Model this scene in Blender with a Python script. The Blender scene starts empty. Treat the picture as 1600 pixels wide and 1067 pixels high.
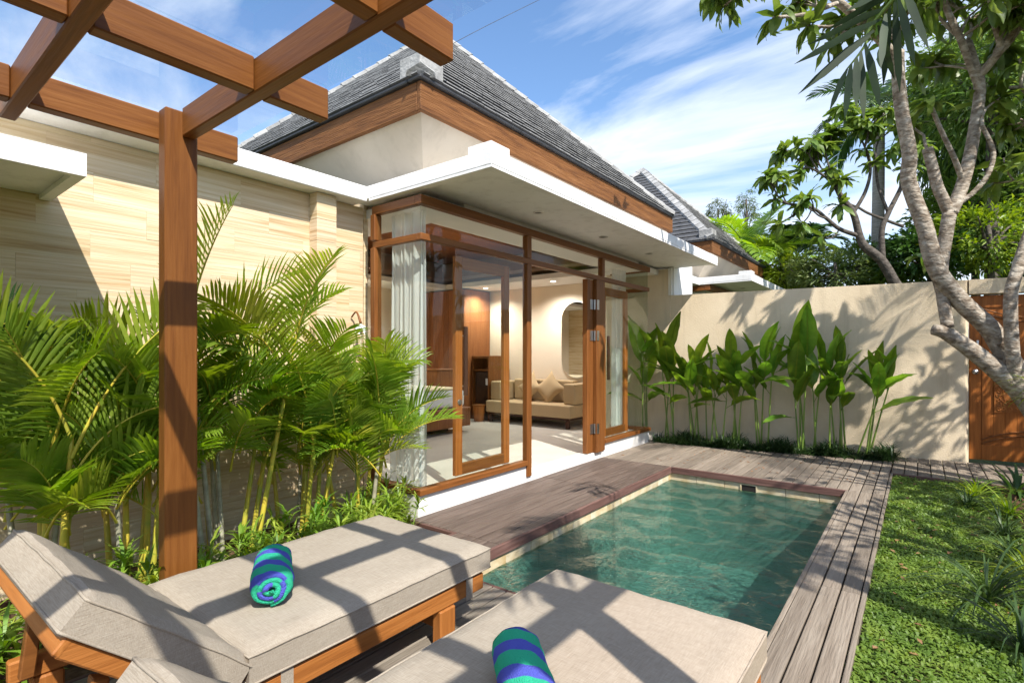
import bpy, bmesh, math, random
import numpy as np
from mathutils import Vector, Matrix

random.seed(7); np.random.seed(7)
rad = math.radians
SC = bpy.context.scene
COL = SC.collection

# ------------------------------------------------------------------ camera, sky, sun, exposure
PSI, FPX, Y0, HC = rad(37.62), 824.0, 552.5, 1.30
cam_d = bpy.data.cameras.new('camera'); cam = bpy.data.objects.new('camera', cam_d); COL.objects.link(cam)
cam.location = (0, 0, HC); cam.rotation_euler = (math.pi/2, 0, PSI)
cam_d.sensor_width = 36.0; cam_d.sensor_fit = 'HORIZONTAL'; cam_d.lens = FPX/1600*36.0
cam_d.shift_y = (Y0-533.5)/1600; cam_d.clip_start = 0.05; cam_d.clip_end = 2000
SC.camera = cam
SUNV = Vector((0.775, -0.385, 1.0)).normalized()          # towards the sun
EL = math.asin(SUNV.z); AZ = math.atan2(SUNV.x, SUNV.y)   # clockwise from +Y

world = bpy.data.worlds.new('World'); SC.world = world; world.use_nodes = True
def build_world():
    nt = world.node_tree; N = nt.nodes; L = nt.links
    for n in list(N): N.remove(n)
    out = N.new('ShaderNodeOutputWorld'); bg = N.new('ShaderNodeBackground')
    sky = N.new('ShaderNodeTexSky'); sky.sky_type = 'NISHITA'; sky.sun_disc = False
    sky.sun_elevation = EL; sky.sun_rotation = AZ; sky.altitude = 50; sky.air_density = 1.0; sky.dust_density = 0.6; sky.ozone_density = 2.0
    hs = N.new('ShaderNodeHueSaturation'); hs.inputs['Saturation'].default_value = 1.10
    L.new(sky.outputs[0], hs.inputs['Color'])
    tc = N.new('ShaderNodeTexCoord'); sep = N.new('ShaderNodeSeparateXYZ'); L.new(tc.outputs['Generated'], sep.inputs[0])
    zz = N.new('ShaderNodeMath'); zz.operation = 'MAXIMUM'; zz.inputs[1].default_value = 0.03; L.new(sep.outputs[2], zz.inputs[0])
    za = N.new('ShaderNodeMath'); za.operation = 'ADD'; za.inputs[1].default_value = 0.16; L.new(zz.outputs[0], za.inputs[0])
    dv = N.new('ShaderNodeVectorMath'); dv.operation = 'DIVIDE'
    cb = N.new('ShaderNodeCombineXYZ'); [L.new(za.outputs[0], cb.inputs[i]) for i in range(3)]
    L.new(tc.outputs['Generated'], dv.inputs[0]); L.new(cb.outputs[0], dv.inputs[1])
    mp = N.new('ShaderNodeMapping'); mp.inputs['Rotation'].default_value = (0, 0, rad(25)); mp.inputs['Scale'].default_value = (0.75, 1.5, 1.0)
    mp.inputs['Location'].default_value = (3.35, 0.55, 0)
    L.new(dv.outputs[0], mp.inputs[0])
    n1 = N.new('ShaderNodeTexNoise'); n1.inputs['Scale'].default_value = 1.25; n1.inputs['Detail'].default_value = 9; n1.inputs['Roughness'].default_value = 0.58; n1.inputs['Distortion'].default_value = 0.5
    L.new(mp.outputs[0], n1.inputs['Vector'])
    r1 = N.new('ShaderNodeValToRGB'); r1.color_ramp.elements[0].position = 0.43; r1.color_ramp.elements[1].position = 0.70
    L.new(n1.outputs['Fac'], r1.inputs[0])
    hz = N.new('ShaderNodeMapRange'); hz.inputs[1].default_value = 0.05; hz.inputs[2].default_value = 0.42; hz.inputs[3].default_value = 0.50; hz.inputs[4].default_value = 0.0
    L.new(sep.outputs[2], hz.inputs[0])
    mx0 = N.new('ShaderNodeMath'); mx0.operation = 'ADD'; mx0.use_clamp = True
    L.new(r1.outputs[0], mx0.inputs[0]); L.new(hz.outputs[0], mx0.inputs[1])
    sc = N.new('ShaderNodeMath'); sc.operation = 'MULTIPLY'; sc.inputs[1].default_value = 0.92; L.new(mx0.outputs[0], sc.inputs[0])
    mix = N.new('ShaderNodeMix'); mix.data_type = 'RGBA'
    L.new(sc.outputs[0], mix.inputs[0]); L.new(hs.outputs[0], mix.inputs[6]); mix.inputs[7].default_value = (4.6, 4.9, 5.4, 1)
    L.new(mix.outputs[2], bg.inputs['Color']); bg.inputs['Strength'].default_value = 0.145
    L.new(bg.outputs[0], out.inputs[0])
build_world()
sun_d = bpy.data.lights.new('sun', 'SUN'); sun_d.energy = 4.4; sun_d.angle = rad(0.53); sun_d.color = (1.0, 0.945, 0.86)
sun = bpy.data.objects.new('sun', sun_d); COL.objects.link(sun); sun.rotation_euler = SUNV.to_track_quat('Z', 'Y').to_euler(); sun.location = (6, -4, 9)
SC.view_settings.view_transform = 'Standard'; SC.view_settings.look = 'None'; SC.view_settings.gamma = 1; SC.view_settings.use_curve_mapping = False
SC.view_settings.exposure = 0.88
SC.render.engine = 'CYCLES'; SC.cycles.max_bounces = 10; SC.cycles.diffuse_bounces = 4; SC.cycles.glossy_bounces = 4
SC.cycles.transmission_bounces = 6; SC.cycles.transparent_max_bounces = 24; SC.cycles.caustics_reflective = False; SC.cycles.caustics_refractive = False
SC.cycles.use_denoising = True; SC.cycles.sample_clamp_indirect = 6.0

def px(u, v, d):
    """world point seen at photo pixel u,v at depth d (metres along the view axis)"""
    fx, fy = -math.sin(PSI), math.cos(PSI); rx, ry = math.cos(PSI), math.sin(PSI); a = (u-800)/FPX
    return Vector(((fx+rx*a)*d, (fy+ry*a)*d, HC+(Y0-v)/FPX*d))

# ------------------------------------------------------------------ materials
MATS = {}
def nodes(name):
    m = bpy.data.materials.new(name); m.use_nodes = True; nt = m.node_tree
    for n in list(nt.nodes): nt.nodes.remove(n)
    out = nt.nodes.new('ShaderNodeOutputMaterial'); MATS[name] = m
    return m, nt.nodes, nt.links, out
def ramp(N, stops):
    r = N.new('ShaderNodeValToRGB'); cr = r.color_ramp
    while len(cr.elements) < len(stops): cr.elements.new(0.5)
    for e, (p, c) in zip(cr.elements, stops): e.position = p; e.color = (*c, 1)
    return r
def mat(name, stops, rough=0.6, scale=(4, 4, 4), nscale=3.0, detail=6, bump=0.0, bscale=40.0, rnd=0.0, spec=0.5, distort=0.0, rot=(0, 0, 0), coat=0.0, rough2=None, trans=0.0, tcol=None, bdetail=3, hue=0.0, stain=0.0):
    """generic procedural surface: noise stretched by `scale` through a colour ramp, fine bump, random tone per object"""
    m, N, L, out = nodes(name)
    p = N.new('ShaderNodeBsdfPrincipled'); p.inputs['Roughness'].default_value = rough; p.inputs['Specular IOR Level'].default_value = spec
    if coat: p.inputs['Coat Weight'].default_value = coat; p.inputs['Coat Roughness'].default_value = 0.15
    tc = N.new('ShaderNodeTexCoord'); mp = N.new('ShaderNodeMapping'); mp.inputs['Scale'].default_value = scale; mp.inputs['Rotation'].default_value = rot
    oi = N.new('ShaderNodeObjectInfo')
    off = N.new('ShaderNodeMath'); off.operation = 'MULTIPLY'; off.inputs[1].default_value = 37.0 if rnd else 0.0; L.new(oi.outputs['Random'], off.inputs[0])
    va = N.new('ShaderNodeVectorMath'); va.operation = 'ADD'; L.new(tc.outputs['Object'], mp.inputs[0]); L.new(mp.outputs[0], va.inputs[0]); L.new(off.outputs[0], va.inputs[1])
    nz = N.new('ShaderNodeTexNoise'); nz.inputs['Scale'].default_value = nscale; nz.inputs['Detail'].default_value = detail; nz.inputs['Roughness'].default_value = 0.6; nz.inputs['Distortion'].default_value = distort
    L.new(va.outputs[0], nz.inputs['Vector'])
    r = ramp(N, stops); L.new(nz.outputs['Fac'], r.inputs[0])
    col = r.outputs[0]
    if rnd:
        hv = N.new('ShaderNodeHueSaturation'); mr = N.new('ShaderNodeMapRange'); mr.inputs[3].default_value = 1-rnd; mr.inputs[4].default_value = 1+rnd
        L.new(oi.outputs['Random'], mr.inputs[0]); L.new(mr.outputs[0], hv.inputs['Value']); L.new(col, hv.inputs['Color'])
        if hue:
            mh = N.new('ShaderNodeMapRange'); mh.inputs[3].default_value = 0.5-hue; mh.inputs[4].default_value = 0.5+hue
            fr = N.new('ShaderNodeMath'); fr.operation = 'FRACT'; m7 = N.new('ShaderNodeMath'); m7.operation = 'MULTIPLY'; m7.inputs[1].default_value = 7.31
            L.new(oi.outputs['Random'], m7.inputs[0]); L.new(m7.outputs[0], fr.inputs[0]); L.new(fr.outputs[0], mh.inputs[0]); L.new(mh.outputs[0], hv.inputs['Hue'])
        col = hv.outputs[0]
    if stain:
        ms = N.new('ShaderNodeMapping'); ms.inputs['Scale'].default_value = (5.5, 5.5, 0.55); L.new(tc.outputs['Object'], ms.inputs[0])
        ns = N.new('ShaderNodeTexNoise'); ns.inputs['Scale'].default_value = 1.3; ns.inputs['Detail'].default_value = 8; ns.inputs['Roughness'].default_value = 0.65; L.new(ms.outputs[0], ns.inputs['Vector'])
        rs = ramp(N, [(0.50, (1, 1, 1)), (0.78, (1-stain, 1-stain*1.02, 1-stain*1.08))]); L.new(ns.outputs['Fac'], rs.inputs[0])
        mm = N.new('ShaderNodeMix'); mm.data_type = 'RGBA'; mm.blend_type = 'MULTIPLY'; mm.inputs[0].default_value = 1.0; L.new(col, mm.inputs[6]); L.new(rs.outputs[0], mm.inputs[7]); col = mm.outputs[2]
    L.new(col, p.inputs['Base Color'])
    if rough2 is not None:
        rr = N.new('ShaderNodeMapRange'); rr.inputs[3].default_value = rough; rr.inputs[4].default_value = rough2; L.new(nz.outputs['Fac'], rr.inputs[0]); L.new(rr.outputs[0], p.inputs['Roughness'])
    if bump:
        nb = N.new('ShaderNodeTexNoise'); nb.inputs['Scale'].default_value = bscale; nb.inputs['Detail'].default_value = bdetail
        L.new(va.outputs[0] if scale != (4, 4, 4) else tc.outputs['Object'], nb.inputs['Vector'])
        b = N.new('ShaderNodeBump'); b.inputs['Strength'].default_value = bump; b.inputs['Distance'].default_value = 0.02
        L.new(nb.outputs['Fac'], b.inputs['Height']); L.new(b.outputs[0], p.inputs['Normal'])
    sh = p.outputs[0]
    if trans:
        t = N.new('ShaderNodeBsdfTranslucent'); mx = N.new('ShaderNodeMixShader'); mx.inputs[0].default_value = trans
        hv2 = N.new('ShaderNodeHueSaturation'); hv2.inputs['Value'].default_value = 1.7; hv2.inputs['Hue'].default_value = 0.485; hv2.inputs['Saturation'].default_value = 1.1
        L.new(col, hv2.inputs['Color']); L.new(hv2.outputs[0], t.inputs[0]); L.new(p.outputs[0], mx.inputs[1]); L.new(t.outputs[0], mx.inputs[2]); sh = mx.outputs[0]
    L.new(sh, out.inputs[0]); return m
def wood(name, dark, mid, light, rough=0.4, axis='y', rnd=0.12, coat=0.0, bump=0.15):
    s = {'x': (1.2, 22, 22), 'y': (22, 1.2, 22), 'z': (22, 22, 1.2)}[axis]
    return mat(name, [(0.25, dark), (0.5, mid), (0.78, light)], rough=rough, scale=s, nscale=1.9, detail=10, bump=bump, bscale=5, rnd=rnd, distort=0.35, coat=coat, rough2=rough+0.2, spec=0.28)
for ax in 'xyz':
    wood('teak_'+ax, (0.130, 0.041, 0.008), (0.200, 0.068, 0.0125), (0.265, 0.098, 0.020), 0.38, ax, 0.10, bump=0.08)
    wood('frame_'+ax, (0.11, 0.038, 0.010), (0.185, 0.066, 0.016), (0.255, 0.098, 0.025), 0.34, ax, 0.06, bump=0.08)
    wood('lounge_'+ax, (0.23, 0.075, 0.017), (0.345, 0.120, 0.027), (0.43, 0.165, 0.042), 0.40, ax, 0.10)
    wood('fascia_'+ax, (0.085, 0.032, 0.010), (0.175, 0.070, 0.020), (0.27, 0.125, 0.045), 0.55, ax, 0.05, bump=0.5)
wood('deck', (0.145, 0.115, 0.088), (0.205, 0.168, 0.132), (0.28, 0.238, 0.192), 0.62, 'y', 0.20, bump=0.4)
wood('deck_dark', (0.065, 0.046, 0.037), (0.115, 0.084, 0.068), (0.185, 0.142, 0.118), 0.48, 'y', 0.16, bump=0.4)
wood('deck_edge', (0.07, 0.035, 0.030), (0.125, 0.066, 0.055), (0.20, 0.12, 0.10), 0.5, 'y', 0.12)
wood('deck_edge_x', (0.07, 0.035, 0.030), (0.125, 0.066, 0.055), (0.20, 0.12, 0.10), 0.5, 'x', 0.12)
wood('door', (0.22, 0.068, 0.013), (0.335, 0.108, 0.021), (0.43, 0.155, 0.034), 0.36, 'z', 0.05)
wood('panel', (0.18, 0.060, 0.020), (0.28, 0.10, 0.034), (0.37, 0.145, 0.052), 0.40, 'z', 0.18)
wood('dark_wood', (0.03, 0.012, 0.008), (0.06, 0.024, 0.014), (0.09, 0.04, 0.022), 0.4, 'z', 0.1)
mat('stone', [(0.28, (0.42, 0.275, 0.135)), (0.42, (0.57, 0.43, 0.26)), (0.55, (0.65, 0.525, 0.35)), (0.75, (0.71, 0.605, 0.44))], rough=0.7, scale=(1.0, 0.40, 15.0), nscale=1.9, detail=11, bump=0.22, bscale=5, rnd=0.03, distort=0.55, spec=0.25, hue=0.006)
mat('stucco', [(0.3, (0.62, 0.505, 0.35)), (0.7, (0.73, 0.615, 0.45))], rough=0.92, nscale=0.5, bump=0.26, bscale=75, spec=0.15, bdetail=4, stain=0.22)
mat('render_wall', [(0.3, (0.56, 0.49, 0.40)), (0.7, (0.62, 0.55, 0.46))], rough=0.9, nscale=0.6, bump=0.12, bscale=60, spec=0.2, stain=0.15)
mat('white', [(0.25, (0.74, 0.735, 0.72)), (0.6, (0.81, 0.81, 0.80))], rough=0.7, nscale=0.5, detail=8, bump=0.08, bscale=60, spec=0.3, stain=0.22)
mat('white_tile', [(0.3, (0.72, 0.71, 0.69)), (0.7, (0.80, 0.79, 0.77))], rough=0.35, nscale=0.7, detail=6)
mat('room_wall', [(0.3, (0.66, 0.57, 0.445)), (0.7, (0.70, 0.61, 0.48))], rough=0.9, nscale=0.6)
mat('ceiling', [(0.3, (0.70, 0.69, 0.66)), (0.7, (0.75, 0.74, 0.71))], rough=0.9, nscale=0.6)
mat('floor_tile', [(0.3, (0.52, 0.475, 0.42)), (0.7, (0.60, 0.555, 0.50))], rough=0.32, nscale=0.8, detail=7)
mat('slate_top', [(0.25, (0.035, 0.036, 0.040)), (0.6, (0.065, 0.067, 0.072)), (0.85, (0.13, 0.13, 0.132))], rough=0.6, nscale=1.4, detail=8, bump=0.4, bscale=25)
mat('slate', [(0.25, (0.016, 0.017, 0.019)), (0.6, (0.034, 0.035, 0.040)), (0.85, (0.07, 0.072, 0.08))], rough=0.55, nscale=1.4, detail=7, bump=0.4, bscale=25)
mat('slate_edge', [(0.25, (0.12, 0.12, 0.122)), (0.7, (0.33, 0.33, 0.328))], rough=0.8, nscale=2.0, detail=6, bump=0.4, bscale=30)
mat('mortar', [(0.25, (0.17, 0.17, 0.168)), (0.5, (0.30, 0.30, 0.293)), (0.75, (0.44, 0.44, 0.43))], rough=0.88, nscale=1.1, detail=8, bump=0.5, bscale=30, rnd=0.1)
mat('pool_tile', [(0.25, (0.40, 0.28, 0.12)), (0.5, (0.56, 0.47, 0.30)), (0.75, (0.66, 0.61, 0.48))], rough=0.5, nscale=1.6, detail=7, bump=0.2, bscale=25, rnd=0.15)
mat('green_stone', [(0.25, (0.33, 0.44, 0.40)), (0.5, (0.47, 0.59, 0.545)), (0.75, (0.60, 0.71, 0.665))], rough=0.5, nscale=1.5, detail=8, rnd=0.10, bump=0.2, bscale=20)
mat('soil', [(0.3, (0.055, 0.030, 0.018)), (0.55, (0.12, 0.07, 0.042)), (0.8, (0.21, 0.14, 0.09))], rough=1.0, nscale=5, detail=10, bump=1.0, bscale=30, spec=0.1)
mat('lawn_soil', [(0.3, (0.035, 0.045, 0.014)), (0.6, (0.07, 0.08, 0.025)), (0.85, (0.16, 0.105, 0.065))], rough=1.0, nscale=2.5, detail=10, bump=1.0, bscale=30, spec=0.1)
mat('terrain', [(0.3, (0.04, 0.06, 0.02)), (0.7, (0.09, 0.10, 0.04))], rough=1.0, nscale=0.4, detail=8, spec=0.1)
linen_placeholder = None
mat('sofa_fabric', [(0.3, (0.40, 0.29, 0.165)), (0.7, (0.47, 0.35, 0.21))], rough=0.95, scale=(30, 30, 30), nscale=4.0, bump=0.2, bscale=6, spec=0.1)
mat('linen_white', [(0.3, (0.74, 0.76, 0.80)), (0.7, (0.80, 0.82, 0.85))], rough=0.9, nscale=2, spec=0.1)
mat('blanket', [(0.3, (0.70, 0.62, 0.42)), (0.7, (0.76, 0.69, 0.50))], rough=0.9, nscale=2, spec=0.1)
mat('metal', [(0.3, (0.50, 0.50, 0.50)), (0.7, (0.62, 0.62, 0.61))], rough=0.3, nscale=3)
MATS['metal'].node_tree.nodes['Principled BSDF'].inputs['Metallic'].default_value = 1.0
mat('black', [(0.3, (0.012, 0.012, 0.014)), (0.7, (0.025, 0.025, 0.028))], rough=0.35, nscale=3)
mat('shadow_gap', [(0.3, (0.010, 0.008, 0.007)), (0.7, (0.02, 0.016, 0.013))], rough=1.0, nscale=3)  # near-black that holds the shade of deck gaps and skimmer mouth
mat('bark', [(0.30, (0.12, 0.088, 0.060)), (0.44, (0.24, 0.195, 0.15)), (0.55, (0.36, 0.31, 0.25)), (0.70, (0.52, 0.475, 0.405))], rough=0.9, scale=(5, 5, 9), nscale=2.2, detail=10, bump=0.9, bscale=4, spec=0.15, distort=0.6)
mat('bark_dark', [(0.3, (0.05, 0.042, 0.035)), (0.7, (0.15, 0.13, 0.112))], rough=0.9, scale=(6, 6, 9), nscale=2.0, detail=9, bump=0.7, bscale=4, spec=0.1)
mat('palm_trunk', [(0.3, (0.20, 0.18, 0.15)), (0.7, (0.42, 0.39, 0.34))], rough=0.9, scale=(2, 2, 26), nscale=2.0, detail=6, bump=0.5, bscale=3, spec=0.1)
mat('cane', [(0.25, (0.30, 0.36, 0.05)), (0.5, (0.50, 0.42, 0.045)), (0.75, (0.62, 0.40, 0.05))], rough=0.5, scale=(3, 3, 5), nscale=1.5, detail=4, rnd=0.15)
mat('cane_grey', [(0.25, (0.24, 0.22, 0.15)), (0.7, (0.46, 0.42, 0.30))], rough=0.8, scale=(3, 3, 12), nscale=1.5, detail=5, rnd=0.15)
mat('stalk', [(0.25, (0.10, 0.20, 0.03)), (0.7, (0.24, 0.34, 0.06))], rough=0.5, scale=(3, 3, 2), nscale=1.5, detail=4, rnd=0.2)
def leaf(name, a, b, c, tr=0.35, rough=0.38, rnd=0.18, hue=0.015):
    return mat(name, [(0.3, a), (0.5, b), (0.72, c)], rough=rough, scale=(3, 3, 3), nscale=1.8, detail=4, rnd=rnd, trans=tr, spec=0.45, hue=hue)
leaf('palm_leaf', (0.10, 0.20, 0.019), (0.195, 0.31, 0.033), (0.32, 0.41, 0.06), 0.48)
leaf('palm_leaf_yellow', (0.16, 0.24, 0.02), (0.25, 0.31, 0.03), (0.36, 0.36, 0.06))
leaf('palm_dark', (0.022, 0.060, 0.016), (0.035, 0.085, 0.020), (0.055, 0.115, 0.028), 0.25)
leaf('heliconia', (0.085, 0.19, 0.024), (0.145, 0.275, 0.034), (0.235, 0.365, 0.055), 0.5, 0.36, 0.35)
leaf('frangipani', (0.070, 0.135, 0.022), (0.120, 0.205, 0.034), (0.20, 0.285, 0.06), 0.40, 0.42, 0.25)
leaf('tree_leaf', (0.045, 0.095, 0.016), (0.085, 0.155, 0.028), (0.155, 0.235, 0.05), 0.36, 0.5, 0.2)
leaf('frond_shaded', (0.010, 0.026, 0.008), (0.016, 0.038, 0.011), (0.026, 0.055, 0.016), 0.2, 0.6, 0.1)  # shade on the hanging frond is put into this near-black green
leaf('lime_leaf', (0.13, 0.23, 0.02), (0.21, 0.31, 0.03), (0.32, 0.39, 0.06), 0.35, 0.45, 0.2)
leaf('dark_leaf', (0.030, 0.070, 0.014), (0.055, 0.115, 0.023), (0.10, 0.17, 0.04), 0.32, 0.5, 0.2)
leaf('olive_leaf', (0.07, 0.11, 0.025), (0.12, 0.165, 0.04), (0.19, 0.23, 0.07), 0.3, 0.5, 0.2)
leaf('spider_leaf', (0.10, 0.20, 0.02), (0.20, 0.31, 0.03), (0.36, 0.42, 0.075), 0.35, 0.42, 0.22)
leaf('grass', (0.075, 0.145, 0.019), (0.135, 0.22, 0.029), (0.23, 0.31, 0.052), 0.35, 0.5, 0.0, 0)
leaf('dry_leaf', (0.16, 0.085, 0.035), (0.26, 0.15, 0.06), (0.38, 0.25, 0.11), 0.2, 0.7, 0.2)
leaf('mondo', (0.020, 0.05, 0.014), (0.040, 0.085, 0.022), (0.08, 0.14, 0.036), 0.2, 0.45, 0.2)

def build_special():
    # linen: two crossed sets of slubby threads
    m, N, L, out = nodes('fabric'); p = N.new('ShaderNodeBsdfPrincipled'); p.inputs['Roughness'].default_value = 0.95; p.inputs['Specular IOR Level'].default_value = 0.08
    tc = N.new('ShaderNodeTexCoord'); fs = []
    for sc in ((22, 520, 160), (520, 22, 520), (3, 3, 3)):
        mp = N.new('ShaderNodeMapping'); mp.inputs['Scale'].default_value = sc; L.new(tc.outputs['Object'], mp.inputs[0]); nz = N.new('ShaderNodeTexNoise'); nz.inputs['Scale'].default_value = 1.0; nz.inputs['Detail'].default_value = 3; L.new(mp.outputs[0], nz.inputs['Vector']); fs.append(nz.outputs['Fac'])
    ad = N.new('ShaderNodeMath'); ad.operation = 'ADD'; L.new(fs[0], ad.inputs[0]); L.new(fs[1], ad.inputs[1])
    ml = N.new('ShaderNodeMath'); ml.operation = 'MULTIPLY_ADD'; ml.inputs[1].default_value = 0.42; L.new(ad.outputs[0], ml.inputs[0]); m3 = N.new('ShaderNodeMath'); m3.operation = 'MULTIPLY'; m3.inputs[1].default_value = 0.16; L.new(fs[2], m3.inputs[0]); L.new(m3.outputs[0], ml.inputs[2])
    r = ramp(N, [(0.30, (0.255, 0.203, 0.153)), (0.48, (0.345, 0.284, 0.222)), (0.66, (0.43, 0.365, 0.293))]); L.new(ml.outputs[0], r.inputs[0]); L.new(r.outputs[0], p.inputs['Base Color'])
    b = N.new('ShaderNodeBump'); b.inputs['Strength'].default_value = 0.35; b.inputs['Distance'].default_value = 0.003; L.new(ad.outputs[0], b.inputs['Height'])
    nw = N.new('ShaderNodeTexNoise'); nw.inputs['Scale'].default_value = 9; nw.inputs['Detail'].default_value = 3; nw.inputs['Distortion'].default_value = 1.0; L.new(tc.outputs['Object'], nw.inputs['Vector'])
    b2 = N.new('ShaderNodeBump'); b2.inputs['Strength'].default_value = 0.14; b2.inputs['Distance'].default_value = 0.03; L.new(nw.outputs['Fac'], b2.inputs['Height']); L.new(b.outputs[0], b2.inputs['Normal']); L.new(b2.outputs[0], p.inputs['Normal']); L.new(p.outputs[0], out.inputs[0])
    # clear glass: straight-through transparency with a Fresnel mirror on top
    for name, tint, extra in (('glass', (0.93, 0.955, 0.94), 0.0), ('roof_glass', (0.95, 0.975, 0.985), 0.0)):
        m, N, L, out = nodes(name)
        t = N.new('ShaderNodeBsdfTransparent'); t.inputs[0].default_value = (*tint, 1)
        g = N.new('ShaderNodeBsdfGlossy'); g.inputs['Roughness'].default_value = 0.0
        f = N.new('ShaderNodeFresnel'); f.inputs[0].default_value = 1.42; mx = N.new('ShaderNodeMixShader')
        ge = N.new('ShaderNodeNewGeometry'); iv = N.new('ShaderNodeMath'); iv.operation = 'SUBTRACT'; iv.inputs[0].default_value = 1.0; L.new(ge.outputs['Backfacing'], iv.inputs[1])
        mu = N.new('ShaderNodeMath'); mu.operation = 'MULTIPLY'; L.new(iv.outputs[0], mu.inputs[0]); L.new(f.outputs[0], mu.inputs[1])
        L.new(mu.outputs[0], mx.inputs[0]); L.new(t.outputs[0], mx.inputs[1]); L.new(g.outputs[0], mx.inputs[2]); L.new(mx.outputs[0], out.inputs[0])
    # mirror
    m, N, L, out = nodes('mirror'); g = N.new('ShaderNodeBsdfGlossy'); g.inputs['Roughness'].default_value = 0.01; g.inputs[0].default_value = (0.85, 0.87, 0.86, 1); L.new(g.outputs[0], out.inputs[0])
    # sheer curtain
    m, N, L, out = nodes('curtain'); d = N.new('ShaderNodeBsdfDiffuse'); d.inputs[0].default_value = (0.90, 0.91, 0.90, 1)
    t = N.new('ShaderNodeBsdfTranslucent'); t.inputs[0].default_value = (0.90, 0.91, 0.90, 1); tr = N.new('ShaderNodeBsdfTransparent')
    a = N.new('ShaderNodeMixShader'); a.inputs[0].default_value = 0.45; b = N.new('ShaderNodeMixShader'); b.inputs[0].default_value = 0.32
    L.new(d.outputs[0], a.inputs[1]); L.new(t.outputs[0], a.inputs[2]); L.new(a.outputs[0], b.inputs[1]); L.new(tr.outputs[0], b.inputs[2]); L.new(b.outputs[0], out.inputs[0])
    # pool water: ripples; part of the light goes straight through, part is refracted
    m, N, L, out = nodes('water'); tc = N.new('ShaderNodeTexCoord')
    n1 = N.new('ShaderNodeTexNoise'); n1.inputs['Scale'].default_value = 10.0; n1.inputs['Detail'].default_value = 4; n1.inputs['Distortion'].default_value = 1.4
    n2 = N.new('ShaderNodeTexNoise'); n2.inputs['Scale'].default_value = 38.0; n2.inputs['Detail'].default_value = 3; n2.inputs['Distortion'].default_value = 0.8
    L.new(tc.outputs['Object'], n1.inputs['Vector']); L.new(tc.outputs['Object'], n2.inputs['Vector'])
    b1 = N.new('ShaderNodeBump'); b1.inputs['Strength'].default_value = 0.85; b1.inputs['Distance'].default_value = 0.045; L.new(n1.outputs['Fac'], b1.inputs['Height'])
    b2 = N.new('ShaderNodeBump'); b2.inputs['Strength'].default_value = 0.8; b2.inputs['Distance'].default_value = 0.018; L.new(n2.outputs['Fac'], b2.inputs['Height']); L.new(b1.outputs[0], b2.inputs['Normal'])
    t = N.new('ShaderNodeBsdfTransparent'); t.inputs[0].default_value = (0.50, 0.765, 0.705, 1)
    rf = N.new('ShaderNodeBsdfRefraction'); rf.inputs['IOR'].default_value = 1.33; rf.inputs['Roughness'].default_value = 0.0; rf.inputs[0].default_value = (0.50, 0.765, 0.705, 1); L.new(b2.outputs[0], rf.inputs['Normal'])
    a = N.new('ShaderNodeMixShader'); a.inputs[0].default_value = 0.30; L.new(t.outputs[0], a.inputs[1]); L.new(rf.outputs[0], a.inputs[2])
    g = N.new('ShaderNodeBsdfGlossy'); g.inputs['Roughness'].default_value = 0.02; L.new(b2.outputs[0], g.inputs['Normal'])
    f = N.new('ShaderNodeFresnel'); f.inputs[0].default_value = 1.33; L.new(b2.outputs[0], f.inputs['Normal'])
    mx = N.new('ShaderNodeMixShader'); L.new(f.outputs[0], mx.inputs[0]); L.new(a.outputs[0], mx.inputs[1]); L.new(g.outputs[0], mx.inputs[2]); L.new(mx.outputs[0], out.inputs[0])
    # striped towel: slanting bands of green and violet blue
    m, N, L, out = nodes('towel'); p = N.new('ShaderNodeBsdfPrincipled'); p.inputs['Roughness'].default_value = 1.0; p.inputs['Specular IOR Level'].default_value = 0.05
    tc = N.new('ShaderNodeTexCoord'); sp = N.new('ShaderNodeSeparateXYZ'); L.new(tc.outputs['UV'], sp.inputs[0])
    mm = N.new('ShaderNodeMath'); mm.operation = 'MULTIPLY_ADD'; mm.inputs[1].default_value = 0.80; L.new(sp.outputs[1], mm.inputs[0]); L.new(sp.outputs[0], mm.inputs[2])
    ml = N.new('ShaderNodeMath'); ml.operation = 'MULTIPLY'; ml.inputs[1].default_value = 2.8; L.new(mm.outputs[0], ml.inputs[0])
    fr = N.new('ShaderNodeMath'); fr.operation = 'FRACT'; L.new(ml.outputs[0], fr.inputs[0])
    r = ramp(N, [(0.0, (0.045, 0.52, 0.30)), (0.54, (0.05, 0.55, 0.32)), (0.57, (0.115, 0.135, 0.60)), (0.97, (0.12, 0.14, 0.62))]); L.new(fr.outputs[0], r.inputs[0])
    nb = N.new('ShaderNodeTexNoise'); nb.inputs['Scale'].default_value = 260; nb.inputs['Detail'].default_value = 4; L.new(tc.outputs['Object'], nb.inputs['Vector'])
    b = N.new('ShaderNodeBump'); b.inputs['Strength'].default_value = 1.0; b.inputs['Distance'].default_value = 0.012; L.new(nb.outputs['Fac'], b.inputs['Height']); L.new(b.outputs[0], p.inputs['Normal'])
    L.new(r.outputs[0], p.inputs['Base Color']); L.new(p.outputs[0], out.inputs[0])
    # lit lamp
    m, N, L, out = nodes('lamp_on'); e = N.new('ShaderNodeEmission'); e.inputs[0].default_value = (1, 0.93, 0.8, 1); e.inputs[1].default_value = 6; L.new(e.outputs[0], out.inputs[0])
build_special()

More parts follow.
